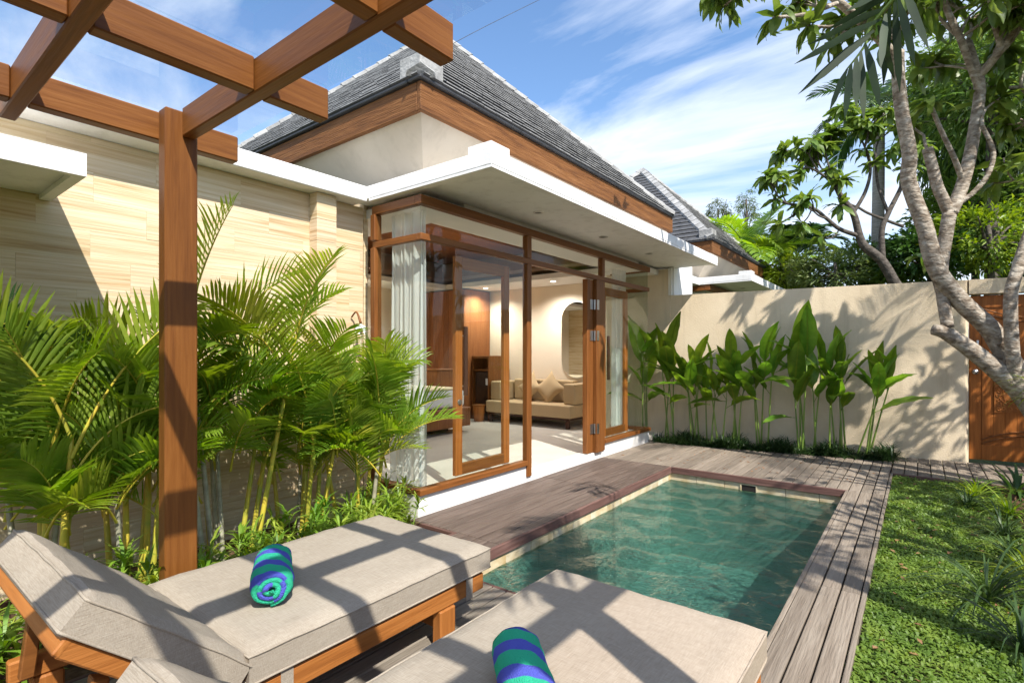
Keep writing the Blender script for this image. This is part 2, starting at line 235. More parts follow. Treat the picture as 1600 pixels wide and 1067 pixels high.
# ------------------------------------------------------------------ mesh and object helpers
class MB:
    def __init__(s): s.v = []; s.f = []; s.m = []
    def add(s, V, F, mi=0):
        o = len(s.v); s.v += [tuple(p) for p in V]; s.f += [tuple(i+o for i in f) for f in F]; s.m += [mi]*len(F)
    def box(s, x0, x1, y0, y1, z0, z1, mi=0):
        s.add([(x0,y0,z0),(x1,y0,z0),(x1,y1,z0),(x0,y1,z0),(x0,y0,z1),(x1,y0,z1),(x1,y1,z1),(x0,y1,z1)],
              [(0,3,2,1),(4,5,6,7),(0,1,5,4),(1,2,6,5),(2,3,7,6),(3,0,4,7)], mi)
    def tube(s, pts, rads, n=8, mi=0, smooth_steps=4, cap=True):
        P = [Vector(p) for p in pts]
        if smooth_steps > 1 and len(P) > 2:
            Q = []; R = []
            for i in range(len(P)-1):
                p0 = P[max(i-1, 0)]; p1 = P[i]; p2 = P[i+1]; p3 = P[min(i+2, len(P)-1)]
                for k in range(smooth_steps):
                    t = k/smooth_steps
                    Q.append(0.5*((2*p1)+(p2-p0)*t+(2*p0-5*p1+4*p2-p3)*t*t+(3*p1-p0-3*p2+p3)*t**3)); R.append(rads[i]*(1-t)+rads[i+1]*t)
            Q.append(P[-1]); R.append(rads[-1])
        else: Q, R = P, list(rads)
        V = []; F = []; up = Vector((0.31, 0.22, 0.93)); prev = None
        for i, q in enumerate(Q):
            t = (Q[min(i+1, len(Q)-1)]-Q[max(i-1, 0)]).normalized()
            a = t.cross(up if abs(t.dot(up)) < 0.95 else Vector((1, 0, 0))).normalized() if prev is None else (prev-t*prev.dot(t)).normalized()
            prev = a; b = t.cross(a)
            for k in range(n):
                an = 2*math.pi*k/n; V.append(q+(a*math.cos(an)+b*math.sin(an))*R[i])
        for i in range(len(Q)-1):
            for k in range(n): F.append((i*n+k, i*n+(k+1) % n, (i+1)*n+(k+1) % n, (i+1)*n+k))
        if cap: F += [tuple(range(n-1, -1, -1)), tuple((len(Q)-1)*n+k for k in range(n))]
        s.add(V, F, mi)
    def mesh(s, name, mats, smooth=False):
        me = bpy.data.meshes.new(name); me.from_pydata([tuple(v) for v in s.v], [], s.f)
        for m in (mats if isinstance(mats, (list, tuple)) else [mats]): me.materials.append(MATS[m])
        if any(s.m): me.polygons.foreach_set('material_index', s.m)
        if smooth: me.polygons.foreach_set('use_smooth', [True]*len(s.f))
        me.update(); return me
    def obj(s, name, mats, parent=None, smooth=False):
        return link(name, s.mesh(name, mats, smooth), parent)
def link(name, me, parent=None):
    o = bpy.data.objects.new(name, me); COL.objects.link(o)
    if parent is not None:
        o.parent = parent
        if parent.type == 'EMPTY' and not parent.get('_local'): o.matrix_parent_inverse = Matrix.Translation(-parent.location)
    return o
def tag(o, label, cat, group=None):
    o['label'] = label; o['category'] = cat
    if group: o['group'] = group
    return o
def thing(name, label, cat, loc, group=None):
    o = bpy.data.objects.new(name, None); COL.objects.link(o); o.location = loc; o.empty_display_size = 0.1
    return tag(o, label, cat, group)
def kind(o, k): o['kind'] = k; return o
def bevel(me, w=0.004, seg=1):
    bm = bmesh.new(); bm.from_mesh(me); bmesh.ops.bevel(bm, geom=list(bm.edges), offset=w, segments=seg, affect='EDGES', profile=0.5, clamp_overlap=True); bm.to_mesh(me); bm.free()
def box(name, x0, x1, y0, y1, z0, z1, m, parent=None, bv=0.0, seg=1):
    b = MB(); b.box(x0, x1, y0, y1, z0, z1); o = b.obj(name, m, parent)
    if bv: bevel(o.data, bv, seg)
    return o
def prism(name, prof, axis, a0, a1, m, parent=None, bv=0.0, smooth=False):
    """extrude a 2-D outline along an axis; prof are (p,q) in the two other axes in xyz order"""
    def P(p, q, a): return {'x': (a, p, q), 'y': (p, a, q), 'z': (p, q, a)}[axis]
    n = len(prof); b = MB(); V = [P(p, q, a0) for p, q in prof]+[P(p, q, a1) for p, q in prof]
    F = [(i, (i+1) % n, n+(i+1) % n, n+i) for i in range(n)]+[tuple(range(n-1, -1, -1)), tuple(range(n, 2*n))]
    b.add(V, F); o = b.obj(name, m, parent, smooth)
    bm = bmesh.new(); bm.from_mesh(o.data); bmesh.ops.recalc_face_normals(bm, faces=bm.faces); bm.to_mesh(o.data); bm.free()
    if bv: bevel(o.data, bv)
    return o
U = random.uniform

# ------------------------------------------------------------------ ground, lawn, beds, pool
PX0, PX1, PY0, PY1 = -2.27, -0.53, 2.275, 5.945      # pool opening
WALLX = -3.945                                        # face of the stone garden wall
def ground():
    b = MB(); z = -0.13; o0, o1 = PX0-0.12, PX1+0.12; p0, p1 = PY0-0.12, PY1+0.12; B = 400
    for r in ((-B, o0, -B, B), (o1, B, -B, B), (o0, o1, -B, p0), (o0, o1, p1, B)):
        b.add([(r[0], r[2], z), (r[1], r[2], z), (r[1], r[3], z), (r[0], r[3], z)], [(0, 1, 2, 3)])
    kind(b.obj('ground', 'terrain'), 'structure')
    def sheet(name, x0, x1, y0, y1, z, m, amp, st=0.08):
        nx, ny = int((x1-x0)/st)+2, int((y1-y0)/st)+2; V = []; F = []
        for j in range(ny):
            for i in range(nx):
                x = x0+(x1-x0)*i/(nx-1); y = y0+(y1-y0)*j/(ny-1)
                e = 0 if i in (0, nx-1) or j in (0, ny-1) else 1
                V.append((x, y, z+e*amp*(math.sin(x*3.1+y*1.7)+math.sin(x*7.3-y*5.1)*0.5+U(-.6, .6))))
        for j in range(ny-1):
            for i in range(nx-1): F.append((j*nx+i, j*nx+i+1, (j+1)*nx+i+1, (j+1)*nx+i))
        b = MB(); b.add(V, F); return kind(b.obj(name, m, smooth=True), 'structure')
    sheet('lawn', -0.232, 0.62, -2.5, 7.06, -0.045, 'lawn_soil', 0.008)
    sheet('garden_bed', 0.62, 3.9, -2.5, 8.3, -0.035, 'soil', 0.02)
    sheet('garden_bed', WALLX, -2.66, -2.0, 2.80, -0.04, 'soil', 0.018)
    sheet('garden_bed', -3.75, -0.19, 7.40, 8.36, -0.03, 'soil', 0.012)
ground()

def pool():
    D = -1.0
    root = kind(bpy.data.objects.new('pool', None), 'structure'); COL.objects.link(root); root.location = (PX0, PY0, -0.2)
    # shell behind the tiles
    b = MB(); t = 0.10; x0, x1, y0, y1 = PX0-0.015, PX1+0.015, PY0-0.015, PY1+0.015
    b.box(x0-t, x0, y0-t, y1+t, D-0.1, -0.075); b.box(x1, x1+t, y0-t, y1+t, D-0.1, -0.075)
    b.box(x0, x1, y0-t, y0, D-0.1, -0.075); b.box(x0, x1, y1, y1+t, D-0.1, -0.075); b.box(x0, x1, y0, y1, D-0.1, D-0.02)
    b.obj('pool_shell', 'mortar', root)
    # green stone floor and wall tiles below the waterline (joined rows), single stones above it
    g = MB(); ts = 0.20; gp = 0.0006
    for i in range(int((PX1-PX0)/ts)+1):
        for j in range(int((PY1-PY0)/ts)+1):
            xa, ya = PX0+i*ts, PY0+j*ts
            g.box(xa+gp, min(xa+ts, PX1)-gp, ya+gp, min(ya+ts, PY1)-gp, D-0.02, D)
    for k in range(4):
        za, zb = D+k*ts+gp, D+(k+1)*ts-gp
        if k == 3: zb = -0.172
        for j in range(int((PY1-PY0)/ts)+1):
            ya = PY0+j*ts
            g.box(PX0-0.015, PX0+U(0, .002), ya+gp, min(ya+ts, PY1)-gp, za, zb); g.box(PX1-U(0, .002), PX1+0.015, ya+gp, min(ya+ts, PY1)-gp, za, zb)
        for i in range(int((PX1-PX0)/ts)+1):
            xa = PX0+i*ts
            g.box(xa+gp, min(xa+ts, PX1)-gp, PY1-U(0, .002), PY1+0.015, za, zb); g.box(xa+gp, min(xa+ts, PX1)-gp, PY0-0.015, PY0+U(0, .002), za, zb)
    kind(g.obj('green_tiles', 'green_stone', root), 'stuff')
    for j in range(int((PY1-PY0)/0.30)+1):
        ya = PY0+j*0.30; yb = min(ya+0.30, PY1)
        if yb-ya < 0.03: continue
        box('waterline_tile', PX0-0.014, PX0+U(.001, .004), ya+.002, yb-.002, -0.17, -0.073, 'pool_tile', root, 0.002)
        box('waterline_tile', PX1-U(.001, .004), PX1+0.014, ya+.002, yb-.002, -0.17, -0.073, 'pool_tile', root, 0.002)
    for i in range(int((PX1-PX0)/0.30)+1):
        xa = PX0+i*0.30; xb = min(xa+0.30, PX1)
        if xb-xa < 0.03: continue
        for Y, s in ((PY1, 1), (PY0, -1)):
            ya, yb = (Y-U(.001, .004), Y+.014) if s > 0 else (Y-.014, Y+U(.001, .004))
            box('waterline_tile', xa+.002, xb-.002, ya, yb, -0.17, -0.073, 'pool_tile', root, 0.002)
    # skimmer inlet in the far side
    b = MB(); xc = -1.42; w = 0.085
    b.box(xc-w, xc+w, PY1-.012, PY1-.005, -0.168, -0.155); b.box(xc-w, xc+w, PY1-.012, PY1-.005, -0.09, -0.078)
    b.box(xc-w, xc-w+.014, PY1-.012, PY1-.005, -0.155, -0.09); b.box(xc+w-.014, xc+w, PY1-.012, PY1-.005, -0.155, -0.09)
    sk = b.obj('skimmer_frame', 'pool_tile', root); box('skimmer_mouth', xc-w+.014, xc+w-.014, PY1-.0065, PY1-.0045, -0.155, -0.09, 'shadow_gap', sk)
    # water sheet with real low ripples
    nx, ny = 70, 150; V = []; F = []; hp = [(U(0, 6.3), U(-1, 1), U(-1, 1), U(6, 26)) for _ in range(16)]
    for j in range(ny+1):
        for i in range(nx+1):
            x = PX0-0.01+(PX1-PX0+0.02)*i/nx; y = PY0-0.01+(PY1-PY0+0.02)*j/ny
            V.append((x, y, -0.150+sum(0.0007*math.sin(p+(a*x+c*y)*k) for p, a, c, k in hp)))
    for j in range(ny):
        for i in range(nx): F.append((j*(nx+1)+i, j*(nx+1)+i+1, (j+1)*(nx+1)+i+1, (j+1)*(nx+1)+i))
    b = MB(); b.add(V, F); kind(b.obj('pool_water', 'water', None, True), 'structure')
pool()

def deck():
    root = kind(bpy.data.objects.new('deck', None), 'structure'); COL.objects.link(root); root.location = (-2.7, 2.0, 0)
    W, gap, T = 0.098, 0.009, 0.028
    def run(x0, x1, y0, y1, m, w=W, slope=0.0, joints=()):
        n = max(1, round((x1-x0)/w)); w = (x1-x0)/n
        for i in range(n):
            xa, xb = x0+i*w+gap/2, x0+(i+1)*w-gap/2; xm = (xa+xb)/2
            cuts = [y0]+[c+U(-.02, .02) for c in joints]+[y1+slope*(xm-x0)]
            for a, c in zip(cuts[:-1], cuts[1:]):
                dz = U(-.0015, .0015)
                box('deck_board', xa, xb, a+.002, c-.002, -T+dz, dz, m, root, 0.004)
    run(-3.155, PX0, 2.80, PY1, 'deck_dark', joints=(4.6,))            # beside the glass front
    run(-3.155, PX0, PY1, 7.42, 'deck', slope=0.085)                   # beyond it, to the planting
    run(PX0, PX1, PY1, 7.51, 'deck', slope=0.155)                      # far side of the pool
    run(PX1, -0.245, PY1, 7.78, 'deck', slope=0.15)
    run(PX1, -0.245, -1.2, PY1, 'deck', joints=(1.2, 3.4))             # strip beside the lawn
    run(-2.66, PX1, -1.2, PY0, 'deck')                                 # under the loungers
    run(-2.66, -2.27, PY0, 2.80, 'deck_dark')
    run(-0.24, 2.2, 7.10, 8.24, 'deck', w=0.115, slope=0.14)           # walk to the garden door
    # edge boards at the pool and the lawn
    e = 'deck_edge'
    box('edge_board', PX0-0.002, PX0+0.022, PY0, PY1-.024, -0.072, -0.002, e, root, 0.003)
    box('edge_board', PX0+0.024, PX1-0.002, PY1-0.022, PY1+.002, -0.072, -0.002, 'deck_edge_x', root, 0.003)
    box('edge_board', PX1-0.020, PX1+0.003, PY0, PY1-.024, -0.072, 0.001, 'deck', root, 0.003)
    box('edge_board', PX0, PX1, PY0-0.002, PY0+0.02, -0.072, -0.002, 'deck_edge_x', root, 0.003)
    box('edge_board', -0.243, -0.220, -1.2, 7.08, -0.10, 0.001, 'deck', root, 0.004)
    box('edge_board', -0.218, 2.2, 7.075, 7.098, -0.10, -0.001, 'deck_edge_x', root, 0.004)
    box('edge_board', -3.155, -2.662, 2.775, 2.798, -0.10, -0.001, 'deck_edge_x', root, 0.003)
    box('edge_board', -2.686, -2.663, -1.2, 2.773, -0.10, -0.001, e, root, 0.003)
    # near-black sheet under the boards; the shade in the gaps is its colour
    b = MB()
    for r in ((-3.15, PX0-.13, 2.81, 7.38), (PX0-.13, PX1+.13, PY1+.13, 7.45), (PX1+.13, -.25, -1.2, 7.75), (-2.65, PX1+.13, -1.2, PY0-.13), (-2.65, PX0-.13, PY0-.13, 2.81), (-.21, 2.2, 7.11, 8.2)):
        b.box(r[0], r[1], r[2], r[3], -0.09, -0.045)
    b.obj('deck_gap_shade', 'shadow_gap', root)
deck()

# ------------------------------------------------------------------ stone garden wall with white beam
def stone_wall():
    t = thing('stone_wall', 'tall cream limestone garden wall with a white beam along its top', 'wall', (WALLX, 1.0, 0))
    box('wall_core', WALLX-0.20, WALLX-0.022, -2.0, 2.93, -0.12, 2.60, 'render_wall', t)
    rh = 0.178; z = -0.10; r = 0
    while z < 2.60:
        z1 = min(z+rh, 2.604); y = -2.0-(0.27 if r % 2 else 0)+U(-.08, .08)
        while y < 2.93:
            L = 0.54+U(-.015, .015); a, c = max(y, -2.0), min(y+L, 2.93)
            if c-a > 0.03: box('stone_slab', WALLX-0.02, WALLX+U(-.0012, .0012), a+.0003, c-.0003, z+.0003, z1-.0003, 'stone', t)
            y += L
        z += rh; r += 1
    z = -0.10; k = 0
    while z < 2.60:                                                     # pilaster
        z1 = min(z+rh, 2.604); box('pilaster_block', WALLX+0.002, -3.835+U(-.001, .001), 2.405, 2.585, z+.0008, z1-.0008, 'stone', t, 0.002); z += rh
    box('top_beam', WALLX-0.22, -3.76, -2.0, 2.838, 2.607, 2.737, 'white', t, 0.006)
    c = thing('canopy', 'small white concrete canopy jutting from the stone wall behind the pergola', 'canopy', (WALLX, 0.2, 2.2))
    b = MB(); b.box(WALLX+.003, -3.25, -2.0, 0.78, 2.20, 2.285); b.obj('slab', 'white', c); 
    for bx in ((-3.30, -3.25, -2.0, .78), (WALLX+.003, -3.30, .73, .78)): box('edge_lip', bx[0], bx[1], bx[2], bx[3], 2.172, 2.199, 'white', c)
    w = thing('wall_lamp', 'small white flower-shaped wall ornament beside the left glass jamb', 'ornament', (-3.86, 2.86, 1.45))
    b = MB()
    for k in range(7):
        a = k*2*math.pi/7; d = Vector((math.cos(a), math.sin(a), 0)); c0 = Vector((-3.80, 2.80, 1.56))
        b.add([c0, c0+d*.035+Vector((0, 0, -.03))+Vector((-d.y, d.x, 0))*.022, c0+d*.055+Vector((0, 0, -.10)), c0+d*.035+Vector((0, 0, -.03))-Vector((-d.y, d.x, 0))*.022], [(0, 1, 2, 3)])
    b.obj('petals', 'linen_white', w)
    b = MB(); b.tube([(-3.93, 2.80, 1.62), (-3.86, 2.80, 1.66), (-3.80, 2.80, 1.56)], [.008, .008, .012], 8); b.obj('stem', 'frame_z', w, True)
stone_wall()

# ------------------------------------------------------------------ villas (the one in view and its twin beyond the wall)
FX = -3.16
def hip_roof(dy, parent, twin):
    x0, x1, y0, y1, ze = -8.12, -3.05, 2.80+dy, 8.08+dy, 3.455
    ap = Vector(((x0+x1)/2, (y0+y1)/2, 5.98))
    C = [Vector((x1, y0, ze)), Vector((x1, y1, ze)), Vector((x0, y1, ze)), Vector((x0, y0, ze))]
    roof = MB()                                                       # solid body under the shingles
    low = [c+Vector((0, 0, -0.03)) for c in C]
    roof.add(low+[ap+Vector((0, 0, -0.06))], [(0, 1, 4), (1, 2, 4), (2, 3, 4), (3, 0, 4), (3, 2, 1, 0)])
    r = roof.obj('roof', 'slate', parent)
    sh = MB(); NC = 25
    for (A, B) in ((C[0], C[1]), (C[3], C[0])) if not twin else ((C[0], C[1]), (C[3], C[0])):
        e = (B-A).normalized(); mid = (A+B)/2; up = (ap-mid); Ls = up.length; up.normalize(); nrm = e.cross(up)
        if nrm.z < 0: nrm = -nrm
        half = (B-A).length/2
        for k in range(NC):
            s0, s1 = Ls*k/NC-0.02, Ls*(k+1)/NC+0.03; w = half*(1-k/NC)
            x = -w+U(0, .2)*0
            while x < w-0.01:
                wd = U(.16, .30); xe = min(x+wd, w); lift = U(.036, .041); j = U(-.003, .003)
                wt = min(abs(xe), half*(1-min(1, (k+1)/NC))) if xe > 0 else xe
                def Q(xx, s, h):
                    lim = max(0.0, half*(1-s/Ls)); xx = max(-lim, min(lim, xx)); return mid+e*xx+up*s+nrm*h
                ch = .0065+U(-.0015, .002); V = [Q(x+.002, s0+j, .002), Q(xe-.002, s0+j, .002), Q(xe-.002, s0+j, lift-ch), Q(x+.002, s0+j, lift-ch), Q(x+.002, s1, .006), Q(xe-.002, s1, .006), Q(xe-.002, s0+j+ch, lift), Q(x+.002, s0+j+ch, lift)]
                sh.add(V, [(0, 1, 2, 3)], 1); sh.add(V, [(3, 2, 6, 7)], 2); sh.add(V, [(7, 6, 5, 4), (0, 3, 7, 4), (1, 5, 6, 2)], 0)  # sunlit tops and shaded butts put into slate colours; chamfers pale worn edge
                x = xe
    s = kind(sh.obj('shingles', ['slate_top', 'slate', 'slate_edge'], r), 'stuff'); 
    # hip caps, one by one
    proto = None
    for (A, n0) in ((C[0], 26), (C[1], 22), (C[3], 22)):
        d = (ap-A); Lh = d.length; d.normalize(); side = d.cross(Vector((0, 0, 1))).normalized(); nn = side.cross(d).normalized()
        n = 22; L = Lh/n
        if proto is None:
            b = MB(); w, tck = 0.115, 0.05
            pr = [(-w, -.055), (-w*.92, -.015), (0, tck), (w*.92, -.015), (w, -.055)]
            V = [(p, 0, q) for p, q in pr]+[(p*.96, L*1.03, q-.012) for p, q in pr]
            b.add(V, [(0, 1, 6, 5), (1, 2, 7, 6), (2, 3, 8, 7), (3, 4, 9, 8), (0, 4, 3, 2, 1), (5, 6, 7, 8, 9)]); proto = b.mesh('hip_tile', 'mortar')
        for k in range(n):
            o = link('hip_tile', proto, r); p = A+d*(L*k+.02)+nn*(.035+U(-.004, .004))
            o.matrix_basis = Matrix.Translation(p) @ Matrix((( side.x, d.x, nn.x), (side.y, d.y, nn.y), (side.z, d.z, nn.z))).to_4x4() @ Matrix.Rotation(U(-.02, .02), 4, 'Y')
    # corner stone where the near hip meets the eaves
    cs = box('hip_corner_stone', x1-.26, x1-.005, y0+.005, y0+.26, ze+.0, ze+.20, 'mortar', r, 0.012)
    # eaves course and fascia boards
    box('eaves_tile_edge', x1-.12, x1+.030, y0-.030, y1+.02, ze-.034, ze-.004, 'slate', r, 0.008); box('eaves_tile_edge', x0, x1-.122, y0-.030, y0+.10, ze-.034, ze-.004, 'slate', r, 0.008)
    box('fascia_board', x1-.045, x1, y0+.001, y1, ze-.262, ze-.036, 'fascia_y', parent, 0.004); box('fascia_board', x0, x1-.047, y0+.001, y0+.046, ze-.262, ze-.036, 'fascia_x', parent, 0.004)
    box('fascia_board', x0, x1-.047, y1-.045, y1, ze-.262, ze-.036, 'fascia_x', parent)
    for q in ((x1-.30, x1-.05, y0+.05, y1-.05), (x0+.05, x1-.302, y0+.05, y0+.30)): box('soffit', q[0], q[1], q[2], q[3], ze-.215, ze-.19, 'render_wall', parent)
def canopy(dy, parent):
    c = box('canopy_slab', -3.95, -2.37, 2.84+dy, 8.10+dy, 2.632, 2.742, 'white', parent, 0.005)
    for a in ((-2.44, -2.372, 2.842, 8.098), (-3.745, -2.44, 2.842, 2.91)): box('drip_edge', a[0], a[1], a[2]+dy, a[3]+dy, 2.612, 2.631, 'white', c)
    box('upstand', -2.60, -2.378, 2.846+dy, 3.06+dy, 2.743, 2.80, 'white', c, 0.004)
    for (x, y) in ((-2.84, 4.09), (-2.85, 5.41), (-2.84, 6.68)):
        b = MB(); n = 20
        ri, ro, z0, z1 = .036, .052, 2.6255, 2.631
        V = []; F = []
        for k in range(n):
            a = 2*math.pi*k/n; V += [(x+math.cos(a)*ro, y+dy+math.sin(a)*ro, z1), (x+math.cos(a)*ro*.95, y+dy+math.sin(a)*ro*.95, z0), (x+math.cos(a)*ri, y+dy+math.sin(a)*ri, z0)]
        for k in range(n):
            q = (k+1) % n; F += [(3*k, 3*q, 3*q+1, 3*k+1), (3*k+1, 3*q+1, 3*q+2, 3*k+2)]
        b.add(V, F); b.add([(x+math.cos(2*math.pi*k/n)*ri, y+dy+math.sin(2*math.pi*k/n)*ri, z1-.0005) for k in range(n)], [tuple(range(n))], 1)
        b.obj('downlight', ['metal', 'slate_edge'], c)
    if dy: sloped_soffit(dy, parent)
def sloped_soffit(dy, parent):
    T = [(-3.10, 2.85), (-3.10, 8.03), (-8.07, 8.03), (-8.07, 2.85)]; B = [(-3.50, 3.25), (-3.50, 7.63), (-7.67, 7.63), (-7.67, 3.25)]; zt, zb, k = 3.215, 2.735, .06
    for i in range(4):
        j = (i+1) % 4; c = Vector((-5.58, 5.44, 0)); V = []
        for off in (0, k):
            for (p, z) in ((T[i], zt), (T[j], zt), (B[j], zb), (B[i], zb)):
                sx = 1 if p[0] < c.x else -1; sy = 1 if p[1] < c.y else -1; V.append((p[0]+sx*off, p[1]+sy*off+dy, z))
        b = MB(); b.add(V, [(0, 1, 2, 3), (7, 6, 5, 4), (0, 4, 5, 1), (1, 5, 6, 2), (2, 6, 7, 3), (3, 7, 4, 0)]); o = b.obj('upper_wall', 'render_wall', parent)
        bm = bmesh.new(); bm.from_mesh(o.data); bmesh.ops.recalc_face_normals(bm, faces=bm.faces); bm.to_mesh(o.data); bm.free()
def villa():
    v = thing('villa', 'pale villa with dark shingle hip roof and timber framed glass front', 'villa', (FX, 5.2, 0))
    hip_roof(0.0, v, False); canopy(0.0, v)
    fr = lambda n, a, m='frame_y', p=v, bv=0.004: box(n, *a, m, p, bv)
    sloped_soffit(0.0, v)
    # room shell
    box('floor_slab', -8.0, -3.163, 2.95, 8.05, -0.10, 0.078, 'floor_tile', v); box('threshold', -3.30, -3.158, 4.402, 5.995, -0.02, 0.0815, 'white_tile', v, .003)
    for (a, c) in ((2.872, 4.400), (5.997, 7.42)): box('plinth', -3.30, FX+.002, a, c, -0.05, 0.165, 'white_tile', v, .003)
    box('plinth', -3.76, -3.302, 2.872, 2.95, -0.05, 0.165, 'white_tile', v, .003); box('plinth', -3.76, -3.302, 7.36, 7.42, -0.05, 0.165, 'white_tile', v, .003)
    box('inner_wall', -8.1, -7.9, 2.9, 8.05, 0.0, 2.74, 'room_wall', v); box('inner_wall', -7.9, -3.764, 7.98, 8.06, 0.0, 2.74, 'room_wall', v); box('inner_wall', -7.9, -3.968, 2.955, 3.0, 0.0, 2.74, 'stone', v)
    for a in ((-8.1, -7.6, 2.955, 8.06), (-7.598, -3.96, 2.955, 3.32), (-7.598, -3.96, 7.56, 8.06)): box('ceiling_slab', a[0], a[1], a[2], a[3], 2.742, 2.80, 'ceiling', v)
    box('inner_wall', -3.86, -3.764, 7.425, 7.978, 0.0, 2.62, 'room_wall', v)
    for a in ((-7.9, -3.2, 7.15, 7.978), (-7.9, -3.2, 2.985, 3.45), (-7.9, -7.1, 3.452, 7.148)): box('ceiling_soffit', a[0], a[1], a[2], a[3], 2.52, 2.60, 'ceiling', v)
    box('ceiling_soffit', -3.75, -3.2, 3.452, 7.148, 2.575, 2.63, 'ceiling', v)
    k = 0; x = -7.9
    while x < -3.32: box('ceiling_plank', x+.002, min(x+.13, -3.315)-.002, 2.95, 7.93, 3.17, 3.19+U(0, .004), 'panel', v); x += .13
    # timber members
    fr('sill', (-3.215, -3.128, 2.87, 4.329, .167, .215)); fr('sill', (-3.76, -3.217, 2.862, 2.955, .167, .215), 'frame_x'); fr('sill', (-3.215, -3.128, 6.0, 7.42, .167, .215)); fr('sill', (-3.76, -3.217, 7.345, 7.428, .167, .215), 'frame_x')
    fr('head_beam', (-3.205, -3.135, 2.88, 7.41, 2.50, 2.572)); fr('head_beam', (-3.76, -3.207, 2.882, 2.945, 2.50, 2.572), 'frame_x'); fr('head_beam', (-3.76, -3.207, 7.355, 7.408, 2.50, 2.572), 'frame_x')
    fr('transom', (-3.195, -3.142, 2.888, 7.40, 2.213, 2.268)); fr('transom', (-3.76, -3.197, 2.89, 2.94, 2.213, 2.268), 'frame_x'); fr('transom', (-3.76, -3.197, 7.36, 7.40, 2.213, 2.268), 'frame_x')
    fr('jamb', (-3.762, -3.705, 2.869, 2.948, .217, 2.211), 'frame_z'); fr('jamb', (-3.762, -3.705, 2.869, 2.948, 2.277, 2.498), 'frame_z')
    for (a, c, zb) in ((4.33, 4.405, .05), (5.93, 5.998, .083)):
        fr('post', (-3.203, -3.138, a, c, zb, 2.211), 'frame_z'); fr('post', (-3.203, -3.138, a, c, 2.270, 2.498), 'frame_z')
    # panes
    g = lambda a: box('glass_pane', *a, 'glass', v)
    for (a, c) in ((2.905, 4.33), (6.0, 7.385)): g((-3.170, -3.162, a, c, .216, 2.212))
    for (a, c) in ((2.905, 4.33), (4.407, 5.928), (6.0, 7.385)): g((-3.170, -3.162, a, c, 2.276, 2.499))
    for y in (2.905, 7.378): g((-3.704, -3.171, y, y+.008, .216, 2.212)); g((-3.704, -3.171, y, y+.008, 2.276, 2.499))
    # sliding doors standing behind the fixed panes
    def leafdoor(y0, y1, x, lab):
        st = .085; z0, z1 = .217, 2.165
        d = box('sliding_door', x-.022, x+.022, y0, y0+st, z0, z1, 'door', v, .004); d['label'] = lab
        box('stile', x-.022, x+.022, y1-st, y1, z0, z1, 'door', d, .004)
        box('rail', x-.0218, x+.0218, y0+st+.001, y1-st-.001, z1-.105, z1-.001, 'lounge_y', d, .003); box('rail', x-.0218, x+.0218, y0+st+.001, y1-st-.001, z0+.001, z0+.10, 'frame_y', d, .003)
        box('door_glass', x-.004, x+.004, y0+st, y1-st, z0+.10, z1-.105, 'glass', d)
        return d
    d = leafdoor(3.385, 4.155, -3.255, 'timber framed sliding door leaf with bar handle')
    def handle(d, y, x, z0, z1):
        for s in (-1, 1):
            b = MB(); b.tube([(x+s*.055, y, z0), (x+s*.055, y, z1)], [.02, .02], 10, smooth_steps=1); b.tube([(x, y, z0+.08), (x+s*.055, y, z0+.08)], [.007, .007], 8, 1, 1); b.tube([(x, y, z1-.08), (x+s*.055, y, z1-.08)], [.007, .007], 8, 1, 1)
            b.obj('handle', ['dark_wood', 'metal'], d)
    handle(d, 3.475, -3.255, .93, 1.54)
    b = MB(); b.tube([(-3.232, 3.43, .87), (-3.222, 3.43, .87)], [.026, .022], 16, smooth_steps=1); b.obj('lock', 'metal', d, False)
    d2 = leafdoor(6.12, 6.86, -3.255, 'timber framed sliding door leaf by the far curtain'); handle(d2, 6.21, -3.255, .96, 1.53)
    # folded leaves with white hinges beside the opening
    f = box('folding_door', -3.235, -3.165, 5.60, 5.74, .09, 2.205, 'frame_z', v, .005); f['label'] = 'folded timber door leaves with pale hinges'
    box('stile', -3.205, -3.118, 5.748, 5.925, .085, 2.208, 'frame_z', f, .005)
    for z in (1.90, 1.52, .38):
        b = MB(); b.box(-3.1645, -3.1585, 5.66, 5.741, z-.06, z+.06); b.box(-3.1172, -3.1125, 5.749, 5.80, z-.06, z+.06); b.tube([(-3.145, 5.744, z-.06), (-3.145, 5.744, z+.06)], [.008, .008], 8, smooth_steps=1); b.obj('hinge', 'metal', f)
    # ceiling lamps that are lit in the photograph
    for (x, y) in ((-4.9, 7.5), (-6.4, 7.5), (-5.7, 3.25), (-7.5, 5.2)):
        b = MB(); n = 16; b.add([(x+.045*math.cos(2*math.pi*k/n), y+.045*math.sin(2*math.pi*k/n), 2.5185) for k in range(n)], [tuple(range(n))]); b.obj('ceiling_lamp', 'lamp_on', v)
        ld = bpy.data.lights.new('ceiling_lamp_light', 'SPOT'); ld.energy = 85; ld.color = (1, 0.96, 0.90); ld.spot_size = rad(150); ld.spot_blend = 0.8; ld.shadow_soft_size = 0.05
        lo = bpy.data.objects.new('ceiling_lamp_light', ld); COL.objects.link(lo); lo.location = (x, y, 2.50)
villa()
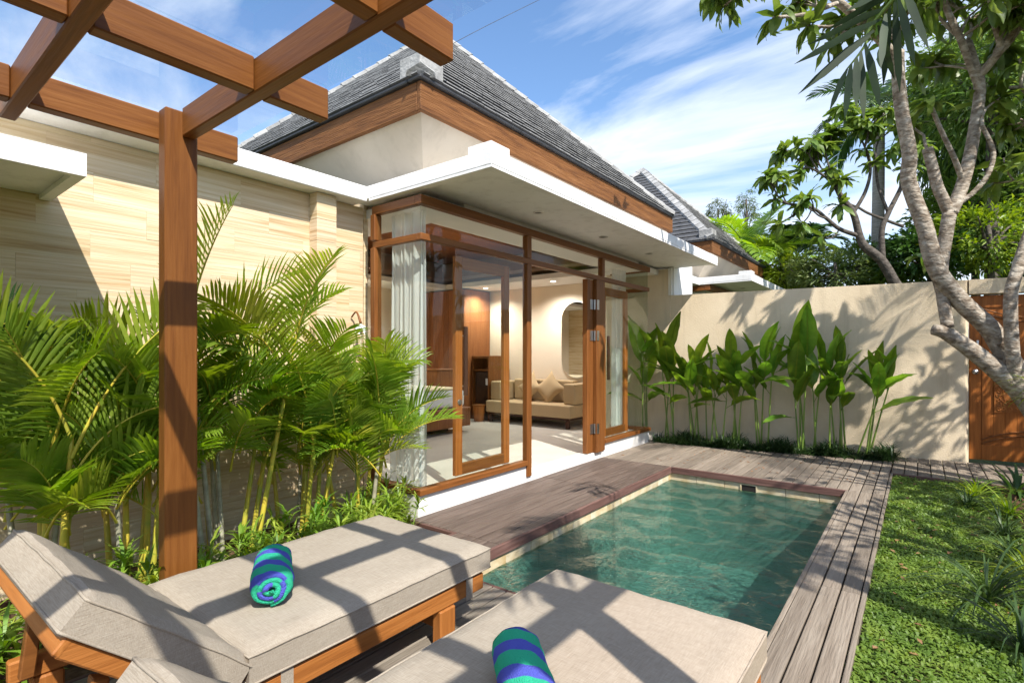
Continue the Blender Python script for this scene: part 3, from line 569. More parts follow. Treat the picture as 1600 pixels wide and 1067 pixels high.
def twin_villa():
    v = thing('villa', 'neighbouring villa roof and white canopy rising behind the boundary wall', 'villa', (FX, 12.5, 0))
    dy = 7.30; hip_roof(dy, v, True); canopy(dy, v)
    box('lower_wall', -8.0, -3.765, 2.95+dy, 8.0+dy, 0, 2.62, 'stone', v)
    box('head_beam', -3.215, -3.115, 2.86+dy, 7.43+dy, 2.50, 2.60, 'frame_y', v, .004); box('head_beam', -3.76, -3.217, 2.862+dy, 2.955+dy, 2.50, 2.60, 'frame_x', v, .004)
    box('jamb', -3.762, -3.70, 2.87+dy, 2.95+dy, .2, 2.498, 'frame_z', v); box('glass_pane', -3.70, -3.171, 2.905+dy, 2.913+dy, .2, 2.498, 'glass', v); box('glass_pane', -3.170, -3.162, 2.905+dy, 7.40+dy, .2, 2.498, 'glass', v)
    box('curtain_panel', -3.66, -3.22, 3.0+dy, 3.01+dy, .1, 2.49, 'curtain', v)
    box('side_beam', -3.765, -3.30, 0.90+dy, 2.838+dy, 2.607, 2.737, 'white', v); box('side_beam', -3.05, -2.97, .62+dy, 1.45+dy, 2.20, 2.737, 'white', v)
twin_villa()

# ------------------------------------------------------------------ boundary wall with the garden door
WS = 0.15
def wy(x): return 8.365+WS*x                          # face of the boundary wall
def boundary_wall():
    t = thing('boundary_wall', 'cream rough stucco boundary wall behind the leafy planting', 'wall', (-1.4, 8.3, 0))
    def slab(name, xa, xb, z0, z1, th=0.20, m='stucco', par=t, off=0.0):
        prism(name, [(xa, wy(xa)+off), (xb, wy(xb)+off), (xb, wy(xb)+th), (xa, wy(xa)+th)], 'z', z0, z1, m, par)
    slab('wall_panel', -3.02, 0.40, -0.12, 2.195)
    slab('wall_pier', -3.80, -3.022, -0.12, 2.60, off=-.01)
    box('white_trim', -3.045, -2.995, wy(-3.02)-.03, wy(-3.02)+.20, 2.197, 2.61, 'white', t)
    # rounded reveal beside the door, lintel above
    prof = [(0.4003, wy(.40)), (0.452, wy(.40)+.008), (0.478, wy(.40)+.035), (0.485, wy(.40)+.08), (0.485, wy(.40)+.22), (.4003, wy(.40)+.22)]
    prism('door_reveal', prof, 'z', -0.12, 2.195, 'stucco', t)
    slab('lintel', 0.4855, 1.62, 2.02, 2.195); slab('wall_panel', 1.622, 4.0, -.12, 2.195)
    s = thing('boundary_wall', 'long stucco garden wall at the right edge, out of the picture', 'wall', (4.0, 3.0, 0)); box('wall_panel', 4.0, 4.2, -3.0, 8.95, -.12, 2.1, 'stucco', s)
    d = thing('garden_door', 'orange teak garden door with carved square panel set in the boundary wall', 'door', (1.05, wy(1.0)+.1, 0))
    Y = lambda x: wy(x)+.085
    def bd(name, xa, xb, z0, z1, o0, o1, m='door', p=d):
        return prism(name, [(xa, Y(xa)-o1), (xb, Y(xb)-o1), (xb, Y(xb)-o0), (xa, Y(xa)-o0)], 'z', z0, z1, m, p)
    bd('door_leaf', .49, 1.05, .015, 2.0, -.04, 0); bd('door_leaf', 1.055, 1.615, .015, 2.0, -.04, 0)
    bd('stile', .492, .60, .02, 1.995, .0015, .016)
    x = .61
    while x < 1.04:
        bd('door_board', x, min(x+.105, 1.045)-.004, .32, 1.70, .0015, .012); x += .105
    bd('bottom_rail', .604, 1.045, .02, .20, .0015, .016); bd('top_rail', .604, 1.045, 1.86, 1.995, .0015, .016)
    for (zc, sg) in ((.20, 1), (1.86, -1)):                             # curved mouldings
        for off in (0, .05):
            b = MB(); pts = []
            for k in range(9):
                xx = .604+.44*k/8; pts.append((xx, Y(xx)-.018, zc+sg*(off+.13*math.sin(math.pi*(k/8)*.5+.1))))
            b.tube(pts, [.008]*9, 6); b.obj('moulding', 'frame_x', d, True)
    # carved square
    cp = bd('carved_panel', .72, 1.0, .60, 1.00, .013, .030, 'lounge_z')
    for i in range(5):
        for j in range(7):
            xx = .727+.05*i+.03; zz = .612+.052*j+.03; b = MB(); pts = []
            sg = 1 if (i+j) % 2 else -1
            for k in range(11):
                a = sg*(k*.62)+i*1.3+j*.7; rr = .024*(1-k/14); pts.append((xx+rr*math.cos(a), Y(xx)-.033, zz+rr*math.sin(a)))
            b.tube(pts, [.0065]*11, 5, smooth_steps=1); b.obj('carving_scroll', 'lounge_z', cp, True)
    b = MB(); n = 14; b.add([(.86+.06*math.cos(2*math.pi*k/n), Y(.86)-.046, .80+.06*math.sin(2*math.pi*k/n)) for k in range(n)]+[(.86+.075*math.cos(2*math.pi*k/n), Y(.86)-.03, .80+.075*math.sin(2*math.pi*k/n)) for k in range(n)], [tuple(range(n))]+[(k, (k+1) % n, n+(k+1) % n, n+k) for k in range(n)]); b.obj('carved_rosette', 'lounge_z', cp)
    b = MB(); b.tube([(.565, Y(.565)-.06, 1.22), (.565, Y(.565)-.065, 1.34), (.565, Y(.565)-.06, 1.46)], [.014, .016, .014], 10)
    for z in (1.25, 1.43): b.tube([(.565, Y(.565)-.01, z), (.565, Y(.565)-.06, z)], [.010, .008], 8, 0, 1)
    b.obj('handle', 'metal', d, True)
    b = MB(); b.tube([(.545, Y(.545)-.014, 1.08), (.545, Y(.545)-.05, 1.08), (.545, Y(.545)-.075, 1.08)], [.026, .016, .03], 14, smooth_steps=1); b.obj('knob', 'metal', d, True)
boundary_wall()

# ------------------------------------------------------------------ pergola
def pergola():
    p = thing('pergola', 'reddish teak pergola with a glass roof above the sun loungers', 'pergola', (-2.65, 0.96, 0))
    zb, zt = 2.262, 2.388
    for (x, y) in ((-2.65, .96), (.415, .96), (-2.65, -1.75), (.415, -1.75)): box('post', x-.005, x+.07, y-.07, y+.062, -0.05, 2.372 if y > 0 else 2.26, 'teak_z', p, .006)
    raf = ((-1.74, -1.686), (-.67, -.616), (-.13, -.076), (.422, .476), (.956, 1.010))
    cuts = [-2.2]+[q for r_ in raf for q in r_]+[1.262]
    for bi, x in enumerate((-2.772, -1.987, -1.275, -.552, .502)):
        for a, c in zip(cuts[0::2], cuts[1::2]):
            if bi in (0, 4): pass
            box('beam', x, x+.062, a+.001, c-.001, zb, zt, 'teak_y', p, .005)
        if bi in (0, 4): box('beam_block', x+.001, x+.061, .958, 1.008, zb+.001, zt-.001, 'teak_y', p)
    for (ya, yb) in raf:
        if ya > .9: box('rafter', -2.578, .408, ya, yb, zb-.003, zt-.002, 'teak_x', p, .005)
        else: box('rafter', -2.96, .80, ya, yb, zb-.003, zt-.002, 'teak_x', p, .005)
    for (a, c, y0, y1) in ((-2.80, -1.95, -2.2, 1.27), (-1.945, -1.24, -2.2, 1.27), (-1.235, -.52, -2.2, 1.27), (-.515, .60, -2.2, 1.27)): box('glass_pane', a, c, y0, y1, zt+.016, zt+.026, 'roof_glass', p)
    c = MB(); c.tube([px(705, 70, 4.2), px(770, 36, 4.6), px(900, -28, 5.5)], [.0022]*3, 6); tag(c.obj('cable', 'slate_top', None, True), 'thin grey cable running up past the roof corner', 'cable')
pergola()

# ------------------------------------------------------------------ sun loungers and towels
def cushion(name, w, L, t, m, parent, M, bulge=0.010, r=0.022):
    """soft box with rounded edges and a slightly domed top, x across, y along, z up; M places it"""
    nx, ny = 14, 22; b = MB(); V = []; F = []
    def col(i, j, top):
        x = -w/2+w*i/nx; y = L*j/ny
        ex = min(x+w/2, w/2-x); ey = min(y, L-y); e = min(ex, ey); k = math.sqrt(max(0, 1-(1-min(e, r)/r)**2))
        rip = 0.0022*math.sin(x*37+y*11)+0.002*math.sin(y*43+x*5)
        z = (t/2+(t/2-0.004+bulge*math.sin(math.pi*(x/w+.5))*math.sin(math.pi*y/L)+rip)*k) if top else (t/2-(t/2-.002)*k)
        return (x, y, z)
    for top in (1, 0):
        o = len(V)
        for j in range(ny+1):
            for i in range(nx+1): V.append(col(i, j, top))
        for j in range(ny):
            for i in range(nx):
                q = (o+j*(nx+1)+i, o+j*(nx+1)+i+1, o+(j+1)*(nx+1)+i+1, o+(j+1)*(nx+1)+i); F.append(q if top else q[::-1])
    # non-uniform spacing near the rims keeps the rounding crisp
    def warp(a, n, S):
        u = a/S; return S*(0.5-0.5*math.cos(math.pi*u))*0.55+a*0.45
    V = [(warp(x+w/2, nx, w)-w/2, warp(y, ny, L), z) for x, y, z in V]
    V2 = []
    for (x, y, z), (i) in zip(V, range(len(V))):
        top = i < (nx+1)*(ny+1); ex = min(x+w/2, w/2-x); ey = min(y, L-y); e = max(0, min(ex, ey)); k = math.sqrt(max(0, 1-(1-min(e, r)/r)**2))
        rip = 0.0020*math.sin(x*31+y*9)+0.0018*math.sin(y*37+x*6)
        V2.append((x, y, (t/2+(t/2+bulge*math.sin(math.pi*(x/w+.5))*math.sin(math.pi*y/L)+rip)*(.70+.30*k)) if top else t/2-(t/2)*(.75+.25*k)))
    b.add([M @ Vector(p) for p in V2], F)
    n0 = (nx+1)*(ny+1); rim = [i for i in range(nx+1)]+[(j+1)*(nx+1)-1 for j in range(1, ny+1)]+[ny*(nx+1)+i for i in range(nx-1, -1, -1)]+[j*(nx+1) for j in range(ny-1, 0, -1)]
    b.f += [(rim[k], rim[(k+1) % len(rim)], n0+rim[(k+1) % len(rim)], n0+rim[k])[::-1] for k in range(len(rim))]; b.m += [0]*len(rim)
    o = b.obj(name, m, parent, True); o.data.set_sharp_from_angle(angle=rad(38))
    for lv in (0, n0):
        q = MB(); pts = [M @ (Vector(V2[i+lv])+Vector((0, 0, .0 if lv == 0 else 0))) for i in rim]; q.tube(pts+[pts[0]], [.0042]*(len(pts)+1), 6, 0, 1, False); q.obj('piping', m, o, True)
    return o
def lounger(xc, yf, label):
    t = thing('sun_lounger', label, 'sun lounger', (xc, yf-.9, 0), 'teak sun loungers beside the pool'); w = .85
    yh = yf-1.18                                             # hinge
    T = Matrix.Translation
    cushion('seat_cushion', w, 1.172, .122, 'fabric', t, T((xc, yh+.010, .245)))
    ang = math.atan2(.335, -.37)                             # backrest rises backwards
    d = Vector((0, -.364, .319)).normalized(); n = Vector((0, .319, .364)).normalized()
    Mb = Matrix(((-1, 0, 0, xc), (0, d.y, n.y, yh-.046), (0, d.z, n.z, .247), (0, 0, 0, 1)))
    cushion('back_cushion', w, .552, .115, 'fabric', t, Mb)
    for s in (-1, 1):
        xr = xc+s*(w/2-.032)
        box('side_rail', xr-.022, xr+.022, yh-.42, yf-.035, .165, .243, 'lounge_y', t, .006)
        box('leg', xr-.028, xr+.028, yf-.33, yf-.235, 0.002, .163, 'lounge_z', t, .006); box('leg', xr-.028, xr+.028, yh-.36, yh-.27, 0.002, .163, 'lounge_z', t, .006)
        # back frame side
        A = Vector((xr, yh-.03, .205)); o = .018; q0 = A-n*o; q1 = A+d*.555-n*o
        prism('back_frame', [(q0.y, q0.z), (q1.y, q1.z), (q1.y+n.y*.05, q1.z+n.z*.05), (q0.y+n.y*.05, q0.z+n.z*.05)], 'x', xr-.021, xr+.021, 'lounge_y', t, .005)
        # prop under the backrest
        q = A+d*.40-n*.03
        prism('prop', [(q.y-.02, q.z), (q.y+.02, q.z-.015), (yh-.36, .19), (yh-.40, .19)], 'x', xr-.068 if s > 0 else xr+.030, xr-.030 if s > 0 else xr+.068, 'frame_y', t, .004)
        for yy in (yh+.14, yf-.14): box('strap', xr+s*.0225-(.002 if s < 0 else 0), xr+s*.0225+(.002 if s > 0 else 0), yy-.022, yy+.022, .15, .275, 'fabric', t)
        a = Vector((xr+s*.0225, 0, 0)); m = A+d*.34
        prism('strap', [(m.y-.02, m.z-.05), (m.y+.02, m.z-.07), (m.y+.03, m.z+.03), (m.y-.01, m.z+.045)], 'x', a.x-(.002 if s < 0 else 0), a.x+(.002 if s > 0 else 0), 'fabric', t)
    e0 = Vector((0, yh-.03, .205))+d*.557
    prism('back_end_board', [(e0.y, e0.z-.02), (e0.y+n.y*.058, e0.z-.02+n.z*.058), (e0.y+n.y*.058+d.y*.022, e0.z-.02+n.z*.058+d.z*.022), (e0.y+d.y*.022, e0.z-.02+d.z*.022)], 'x', xc-w/2+.01, xc+w/2-.01, 'lounge_x', t, .004)
    box('front_rail', xc-w/2+.058, xc+w/2-.058, yf-.075, yf-.037, .165, .243, 'lounge_x', t, .005); box('cross_board', xc-w/2+.064, xc+w/2-.064, yf-.30, yf-.262, .06, .163, 'frame_x', t, .004)
    for k in range(9): box('slat', xc-w/2+.056, xc+w/2-.056, yh+.02+k*.12, yh+.095+k*.12, .222, .240, 'lounge_x', t, .003)
    for k in range(4):
        c0 = Vector((xc, yh-.035, .222))+d*(.06+k*.125)
        prism('slat', [(c0.y, c0.z), (c0.y+d.y*.08, c0.z+d.z*.08), (c0.y+d.y*.08+n.y*.016, c0.z+d.z*.08+n.z*.016), (c0.y+n.y*.016, c0.z+n.z*.016)], 'x', xc-w/2+.056, xc+w/2-.056, 'lounge_x', t, .003)
lounger(-2.083, 1.975, 'beige cushioned teak sun lounger between the pergola post and the pool')
lounger(-0.835, 1.957, 'beige cushioned teak sun lounger nearest the camera, beside the lawn strip')

def towel(A, B, label, r=0.072, seed=0):
    r = .067; A, B = Vector(A), Vector(B); ax = (B-A).normalized(); up = Vector((0, 0, 1)); sd = ax.cross(up).normalized(); L = (B-A).length
    turns = 3.15; n = 110; m = 16; V = []; UV = []; F = []
    rng = random.Random(seed)
    for j in range(m+1):
        s = j/m
        for i in range(n+1):
            f = i/n; a = -f*turns*2*math.pi-.63; end = abs(2*s-1)**6
            rr = r*(.10+.90*f**.80)*(1-.16*end)+(.003*math.sin(2*a+s*7)+.0016*math.sin(9*s*3+a*4)+.0012*math.sin(31*s+a*7))*f
            wob = (.014*(1-f) if s > .5 else -.014*(1-f))*end
            V.append(A+ax*(L*s+wob+.004*math.sin(a*2+3*s))+sd*(rr*1.10*math.cos(a))+up*(rr*.93*math.sin(a))); UV.append((s*1.05, f*2.0))
    for j in range(m):
        for i in range(n): F.append((j*(n+1)+i, j*(n+1)+i+1, (j+1)*(n+1)+i+1, (j+1)*(n+1)+i))
    b = MB(); b.add(V, F); o = b.obj('rolled_towel', 'towel', None, True)
    uv = o.data.uv_layers.new(name='UVMap')
    for lp in o.data.loops: uv.data[lp.index].uv = UV[lp.vertex_index]
    md = o.modifiers.new('thickness', 'SOLIDIFY'); md.thickness = 0.0175; md.offset = 0
    tag(o, label, 'towel', 'rolled striped towels on the loungers')
towel((-1.872, .985, .440), (-2.165, 1.150, .440), 'rolled green and violet striped towel with spiral end, by the pergola post', seed=1)
towel((-.70, 1.00, .440), (-.945, 1.235, .440), 'rolled green and violet striped towel cut off by the bottom edge', seed=2)

# ------------------------------------------------------------------ furniture inside the villa
def interior():
    s = thing('sofa', 'tan fabric sofa with dark legs against the far wall inside', 'sofa', (-5.3, 7.6, .08))
    box('seat', -6.20, -4.42, 7.26, 7.94, .25, .46, 'sofa_fabric', s, .025, 3); box('backrest', -5.95, -4.67, 7.78, 7.95, .462, .84, 'sofa_fabric', s, .03, 3)
    box('armrest', -6.20, -5.98, 7.40, 7.95, .462, .80, 'sofa_fabric', s, .025, 3); box('armrest', -4.64, -4.42, 7.40, 7.95, .462, .80, 'sofa_fabric', s, .025, 3)
    box('base_frame', -6.14, -4.48, 7.32, 7.90, .21, .248, 'dark_wood', s)
    for x in (-6.12, -4.50):
        for y in (7.32, 7.86): box('leg', x-.03, x+.03, y-.03, y+.03, .08, .209, 'dark_wood', s, .004)
    for k, (x, rz, lab) in enumerate(((-5.08, .3, 'tan diamond-set scatter cushion in the middle of the sofa'), (-5.50, -.35, 'tan scatter cushion leaning beside the door post on the sofa'))):
        b = MB(); n = 10; V = []; F = []; S = .21
        c = Vector((x, 7.66, .70)); M = Matrix.Translation(c) @ Matrix.Rotation(rz*.6, 4, 'Z') @ Matrix.Rotation(-.32, 4, 'X') @ Matrix.Rotation(rad(45), 4, 'Y')
        for sd in (1, -1):
            o = len(V)
            for j in range(n+1):
                for i in range(n+1):
                    a, q = 2*i/n-1, 2*j/n-1; pin = 1-.10*(1-abs(a))*abs(q)-.0; px_ = a*(1-.12*(1-q*q)**1)*1.0; pz_ = q*(1-.12*(1-a*a))
                    V.append(M @ Vector((px_*S*(1+.12*q*q), sd*.075*((1-a**4)*(1-q**4))**.7, pz_*S*(1+.12*a*a))))
            for j in range(n):
                for i in range(n):
                    f = (o+j*(n+1)+i, o+j*(n+1)+i+1, o+(j+1)*(n+1)+i+1, o+(j+1)*(n+1)+i); F.append(f if sd < 0 else f[::-1])
        b.add(V, F); tag(b.obj('scatter_cushion', 'sofa_fabric', None, True), lab, 'cushion', 'scatter cushions on the sofa')
    m = thing('wall_mirror', 'tall capsule-shaped mirror on the wall above the sofa', 'mirror', (-4.66, 7.975, .9))
    pr = []; cx, w2, z0, z1 = -4.72, .30, .88, 2.20
    for k in range(17): a = math.pi*k/16; pr.append((cx+w2*math.cos(a), z1-w2+w2*math.sin(a)))
    for k in range(17): a = math.pi+math.pi*k/16; pr.append((cx+w2*math.cos(a), z0+w2+w2*math.sin(a)))
    prism('glass', pr, 'y', 7.955, 7.974, 'mirror', m); prism('rim', [(cx+(p-cx)*1.025, 1.6+(q-1.6)*1.013) for p, q in pr], 'y', 7.966, 7.979, 'white', m)
    bd = thing('bed', 'bed with white mattress on a floating timber base inside', 'bed', (-6.6, 5.3, .08))
    box('base', -7.68, -5.62, 4.30, 6.22, .17, .46, 'panel', bd, .008); box('plinth', -7.6, -5.9, 4.5, 6.0, .08, .169, 'dark_wood', bd); box('mattress', -7.66, -5.68, 4.36, 6.16, .462, .74, 'linen_white', bd, .06, 4); box('blanket', -7.66, -5.70, 4.40, 6.12, .741, .765, 'blanket', bd, .008)
    h = thing('wardrobe', 'tall timber board wardrobe behind the bed', 'wardrobe', (-7.3, 7.5, .08)); box('body', -7.86, -6.68, 7.23, 7.95, .08, 2.50, 'panel', h); x = -7.86
    while x < -6.69: box('board', x+.002, min(x+.13, -6.68)-.002, 7.205+U(0, .005), 7.229, .09, 2.49, 'panel', h, .003); x += .13
    b = thing('nightstand', 'dark timber nightstand standing beside the bed', 'nightstand', (-6.9, 6.8, .08)); box('body', -7.2, -6.62, 6.45, 7.0, .08, 1.0, 'frame_z', b, .006); box('top', -7.22, -6.60, 6.43, 7.02, 1.001, 1.03, 'frame_x', b, .004)
    c = thing('cabinet', 'dark timber minibar cabinet in the far corner of the room', 'cabinet', (-6.45, 7.7, .08))
    for a in ((-6.66, -6.63, .08, 1.26), (-6.27, -6.24, .08, 1.26)): box('side_panel', a[0], a[1], 7.40, 7.97, a[2], a[3], 'frame_z', c, .004)
    box('top', -6.63, -6.27, 7.40, 7.97, 1.21, 1.259, 'frame_x', c, .004); box('back_panel', -6.63, -6.27, 7.94, 7.97, .08, 1.209, 'dark_wood', c); box('shelf', -6.63, -6.27, 7.42, 7.94, .98, 1.01, 'frame_x', c)
    f = thing('minibar_fridge', 'black minibar fridge inside the timber cabinet', 'fridge', (-6.45, 7.65, .08)); box('body', -6.62, -6.28, 7.50, 7.93, .10, .96, 'black', f, .006); box('door', -6.618, -6.282, 7.452, 7.498, .105, .955, 'black', f, .006); box('energy_label', -6.36, -6.30, 7.4495, 7.4515, .72, .84, 'linen_white', f)
    w = thing('waste_bin', 'small light timber waste bin beside the minibar cabinet', 'bin', (-6.25, 7.2, .08)); b = MB(); b.tube([(-6.32, 7.22, .08), (-6.32, 7.22, .36)], [.09, .11], 18, smooth_steps=1); b.obj('body', 'lounge_z', w, False); b = MB(); b.tube([(-6.32, 7.22, .361), (-6.32, 7.22, .375)], [.124, .124], 18, smooth_steps=1); b.obj('rim', 'frame_z', w)
    def curtain(pts, z0, z1, label, waves, amp=.035, flare=1.0):
        P = [Vector((*p, 0)) for p in pts]; n = 90; V = []; F = []; m = 12
        seg = [(P[i+1]-P[i]).length for i in range(len(P)-1)]; tot = sum(seg)
        for j in range(m+1):
            s = j/m; z = z1+(z0-z1)*s
            for i in range(n+1):
                f = i/n*tot; k = 0
                while k < len(seg)-1 and f > seg[k]: f -= seg[k]; k += 1
                q = P[k]+(P[k+1]-P[k])*(f/seg[k]); d = (P[k+1]-P[k]).normalized(); nn = Vector((-d.y, d.x, 0))
                fi = i/n; ph = fi*waves*2*math.pi+1.7*math.sin(fi*5.3)+.8*math.sin(fi*13); q = q+nn*(amp*(.55+.35*math.sin(fi*17+1)+.5*s*flare)*math.sin(ph+.5*math.sin(s*3+i*.09)))+d*(.012*math.sin(ph*.5+s*2))
                V.append((q.x, q.y, z))
        for j in range(m):
            for i in range(n): F.append((j*(n+1)+i, j*(n+1)+i+1, (j+1)*(n+1)+i+1, (j+1)*(n+1)+i))
        b = MB(); b.add(V, F); tag(b.obj('curtain', 'curtain', None, True), label, 'curtain', 'sheer white curtains')
    curtain([(-3.66, 3.02), (-3.30, 3.02), (-3.24, 3.04)], .10, 2.50, 'sheer white curtain gathered at the near glass corner', 8, .026)
    curtain([(-3.36, 6.66), (-3.33, 6.98)], .10, 2.48, 'sheer white curtain gathered at the far end of the glass front', 7)
interior()

# ------------------------------------------------------------------ vegetation
def frond(b, base, az, el, L, droop, nl=34, ll=0.34, lw=0.022, mi_leaf=0, mi_stem=1, start=0.28, twist=0.0, vee=0.35, sag=0.5, rng=random):
    """one pinnate palm leaf: drooping midrib with two rows of folded leaflets"""
    P = [Vector(base)]; n = 14; h = Vector((math.cos(az), math.sin(az), 0)); T = []
    for i in range(n):
        th = el-droop*((i+.5)/n)**1.4; t = h*math.cos(th)+Vector((0, 0, math.sin(th))); T.append(t); P.append(P[-1]+t*(L/n))
    T.append(T[-1])
    b.tube(P, [.011*(1-.85*i/n)*max(.7, L) for i in range(n+1)], 5, mi_stem, 1, False)
    side0 = Vector((-h.y, h.x, 0))
    for k in range(nl):
        s = start+(1-start)*(k+.5)/nl; f = s*n; i = min(int(f), n-1); p = P[i].lerp(P[i+1], f-i); t = T[i]
        q = (s-start)/(1-start); ln = ll*(.35+.65*math.sin(math.pi*min(1, q*.80+.20)))*rng.uniform(.88, 1.08)
        for sg in (-1, 1):
            sd = (side0*math.cos(twist)+t.cross(side0)*math.sin(twist))*sg; nrm = sd.cross(t)*sg
            if nrm.z < 0: nrm = -nrm
            fw = .55+.75*q; d = (t*fw+sd+nrm*vee*rng.uniform(.6, 1.3)).normalized()
            wv = d.cross(nrm).normalized()*lw*(.6+.4*math.sin(math.pi*q))*rng.uniform(.85, 1.1)
            g = Vector((0, 0, -1)); a0 = p; a1 = p+d*ln*.33; d2 = (d+g*sag*.35).normalized(); a2 = a1+d2*ln*.37; d3 = (d2+g*sag*.7).normalized(); a3 = a2+d3*ln*.30
            fold = nrm*lw*.35
            b.add([a0-wv*.25, a0+wv*.25, a1-wv*.5+fold*.6, a1, a1+wv*.5+fold*.6, a2-wv*.42+fold*.5, a2, a2+wv*.42+fold*.5, a3],
                  [(0, 3, 2), (0, 1, 3), (1, 4, 3), (2, 3, 6, 5), (3, 4, 7, 6), (5, 6, 8), (6, 7, 8)], mi_leaf)
def areca(x, y, label, n_stems, n_fronds, H, seed, leafm='palm_leaf', azc=None, spread=0.17, L=(.62, .95), az_w=2.9):
    rng = random.Random(seed); t = thing('areca_palm', label, 'palm', (x, y, -.04), 'areca palms along the stone wall')
    tops = []
    if leafm == 'palm_leaf': basal(seed+500, x, y, t)
    for i in range(n_stems):
        a = rng.uniform(0, 6.28); r = spread*math.sqrt(rng.random()); bx, by = x+r*math.cos(a), y+r*math.sin(a); hh = H*rng.uniform(.32, .62); lean = rng.uniform(.02, .12)
        tp = Vector((bx+lean*math.cos(a)*hh*1.6, by+lean*math.sin(a)*hh*1.6, hh))
        b = MB(); m = (Vector((bx, by, -.05))+tp)/2; b.tube([(bx, by, -.06), m+Vector((0, 0, 0)), tp], [.017, .015, .010], 8); b.obj('cane', 'cane' if rng.random() < .75 else 'cane_grey', t, True); tops.append((tp, a))
    for k in range(n_fronds):
        tp, a = tops[k % n_stems]
        az = (azc if azc is not None else -.3)+rng.uniform(-az_w, az_w)
        if math.cos(az) < -.25: az = math.pi-az                       # the wall is close behind: lean out to the garden
        el = rng.uniform(.80, 1.52); Lf = rng.uniform(*L)*(1.0 if el > 1.1 else .72); tp = tp-Vector((0, 0, rng.uniform(0, .5)*tp.z)) if k >= n_stems else tp
        b = MB(); frond(b, tp-Vector((0, 0, .02)), az, el, Lf, rng.uniform(.45, 1.35), int(20+6*Lf), .33*Lf**.5, .0215, 0, 1, .24, rng.uniform(-.9, .9), .55, .30, rng)
        b.obj('frond', [leafm if rng.random() > .10 else 'palm_leaf_yellow', 'cane'], t, True)
def basal(seed, x, y, t, n=4):
    rng = random.Random(seed)
    for k in range(n):
        a = rng.uniform(-1.5, 1.5); b = MB(); frond(b, (x+.12*math.cos(a), y+.15*math.sin(a), rng.uniform(.35, .75)), a, rng.uniform(.7, 1.35), rng.uniform(.42, .68), rng.uniform(.5, 1.2), 18, .26, .020, 0, 1, .22, rng.uniform(-.8, .8), .5, .3, rng); b.obj('frond', ['palm_leaf', 'cane'], t, True)
areca(-3.42, .62, 'areca palm clump at the left edge under the small white canopy', 6, 19, 1.50, 11, azc=-.2)
areca(-3.45, 1.02, 'areca palm clump just left of the pergola post', 7, 21, 1.60, 12, azc=.1)
areca(-3.42, 1.52, 'tall areca palm clump just right of the pergola post', 8, 24, 2.15, 13, azc=.2, L=(.75, 1.15))
areca(-3.44, 2.00, 'areca palm clump in front of the stone pilaster', 7, 20, 1.50, 14, azc=.2)
areca(-3.40, 2.45, 'areca palm clump at the left glass corner of the villa', 8, 20, 1.25, 15, azc=.2)
areca(-3.62, .25, 'dark areca palm in the shade at the far left edge', 4, 10, 1.9, 16, leafm='palm_dark')  # canopy shade on this clump is put into its darker leaf colour

def rosette(name, x, y, z, label, cat, grp, m, n, L, W, seed, arch=.9, up=(.5, 1.4)):
    rng = random.Random(seed); b = MB()
    for k in range(n):
        az = rng.uniform(0, 6.283); el = rng.uniform(*up); l = L*rng.uniform(.6, 1.15); p = Vector((x+rng.uniform(-.02, .02), y+rng.uniform(-.02, .02), z)); h = Vector((math.cos(az), math.sin(az), 0)); sd = Vector((-h.y, h.x, 0)); pts = [p]; ns = 6
        for i in range(ns):
            th = el-arch*((i+.5)/ns)**1.2*rng.uniform(.9, 1.1); p = p+(h*math.cos(th)+Vector((0, 0, math.sin(th))))*(l/ns); pts.append(p)
        V = []
        for i, q in enumerate(pts):
            w = W*(math.sin(math.pi*min(.98, .18+.80*i/ns)))*.5 if i < ns else .0006; V += [q-sd*w, q+sd*w]
        b.add(V, [(2*i, 2*i+1, 2*i+3, 2*i+2) for i in range(ns)])
    t = thing(name, label, cat, (x, y, z), grp); b.obj('leaves', m, t, True)
def stemmed(x, y, label, seed, n=5, H=.30, m='spider_leaf'):
    """low bedding plant: thin upright stems, each ending in a whorl of narrow leaves"""
    rng = random.Random(seed); t = thing('bedding_plant', label, 'plant', (x, y, -.04), 'low bright green bedding plants under the palms'); b = MB(); st = MB()
    for i in range(n):
        a = rng.uniform(0, 6.283); r = rng.uniform(0, .13); h = H*rng.uniform(.45, 1.1); p = Vector((x+r*math.cos(a), y+r*math.sin(a), -.05)); q = p+Vector((math.cos(a)*.05, math.sin(a)*.05, h)); st.tube([p, (p+q)/2, q], [.005, .004, .003], 5, 0, 2)
        for k in range(16):
            az = rng.uniform(0, 6.283); el = rng.uniform(-.1, 1.2); l = rng.uniform(.09, .17); hh = Vector((math.cos(az), math.sin(az), 0)); sd = Vector((-hh.y, hh.x, 0)); w = .0085; s0 = q-Vector((0, 0, rng.uniform(0, .08)))
            m1 = s0+(hh*math.cos(el)+Vector((0, 0, math.sin(el))))*l*.5; m2 = m1+(hh*math.cos(el-.6)+Vector((0, 0, math.sin(el-.6))))*l*.5
            b.add([s0-sd*w*.4, s0+sd*w*.4, m1+sd*w, m1-sd*w, m2], [(0, 1, 2, 3), (3, 2, 4)])
    b.obj('leaves', m, t, True); st.obj('stems', 'stalk', t, True)
k = 0
for (x0, x1, y0, y1, n) in ((-3.2, -2.72, .15, 1.0, 12), (-3.2, -2.72, 1.0, 2.1, 20), (-3.35, -2.74, 2.1, 2.72, 13)):
    for i in range(n):
        stemmed(U(x0, x1), y0+(y1-y0)*(i+U(.1, .9))/n, ('low bright green bedding plant behind the left lounger backrest', 'low bright green bedding plant between the pergola post and the towelled lounger', 'low bright green bedding plant near the white plinth corner')[0 if y1 < 1.05 else 1 if y1 < 2.2 else 2], 100+k, 5, U(.22, .36)); k += 1
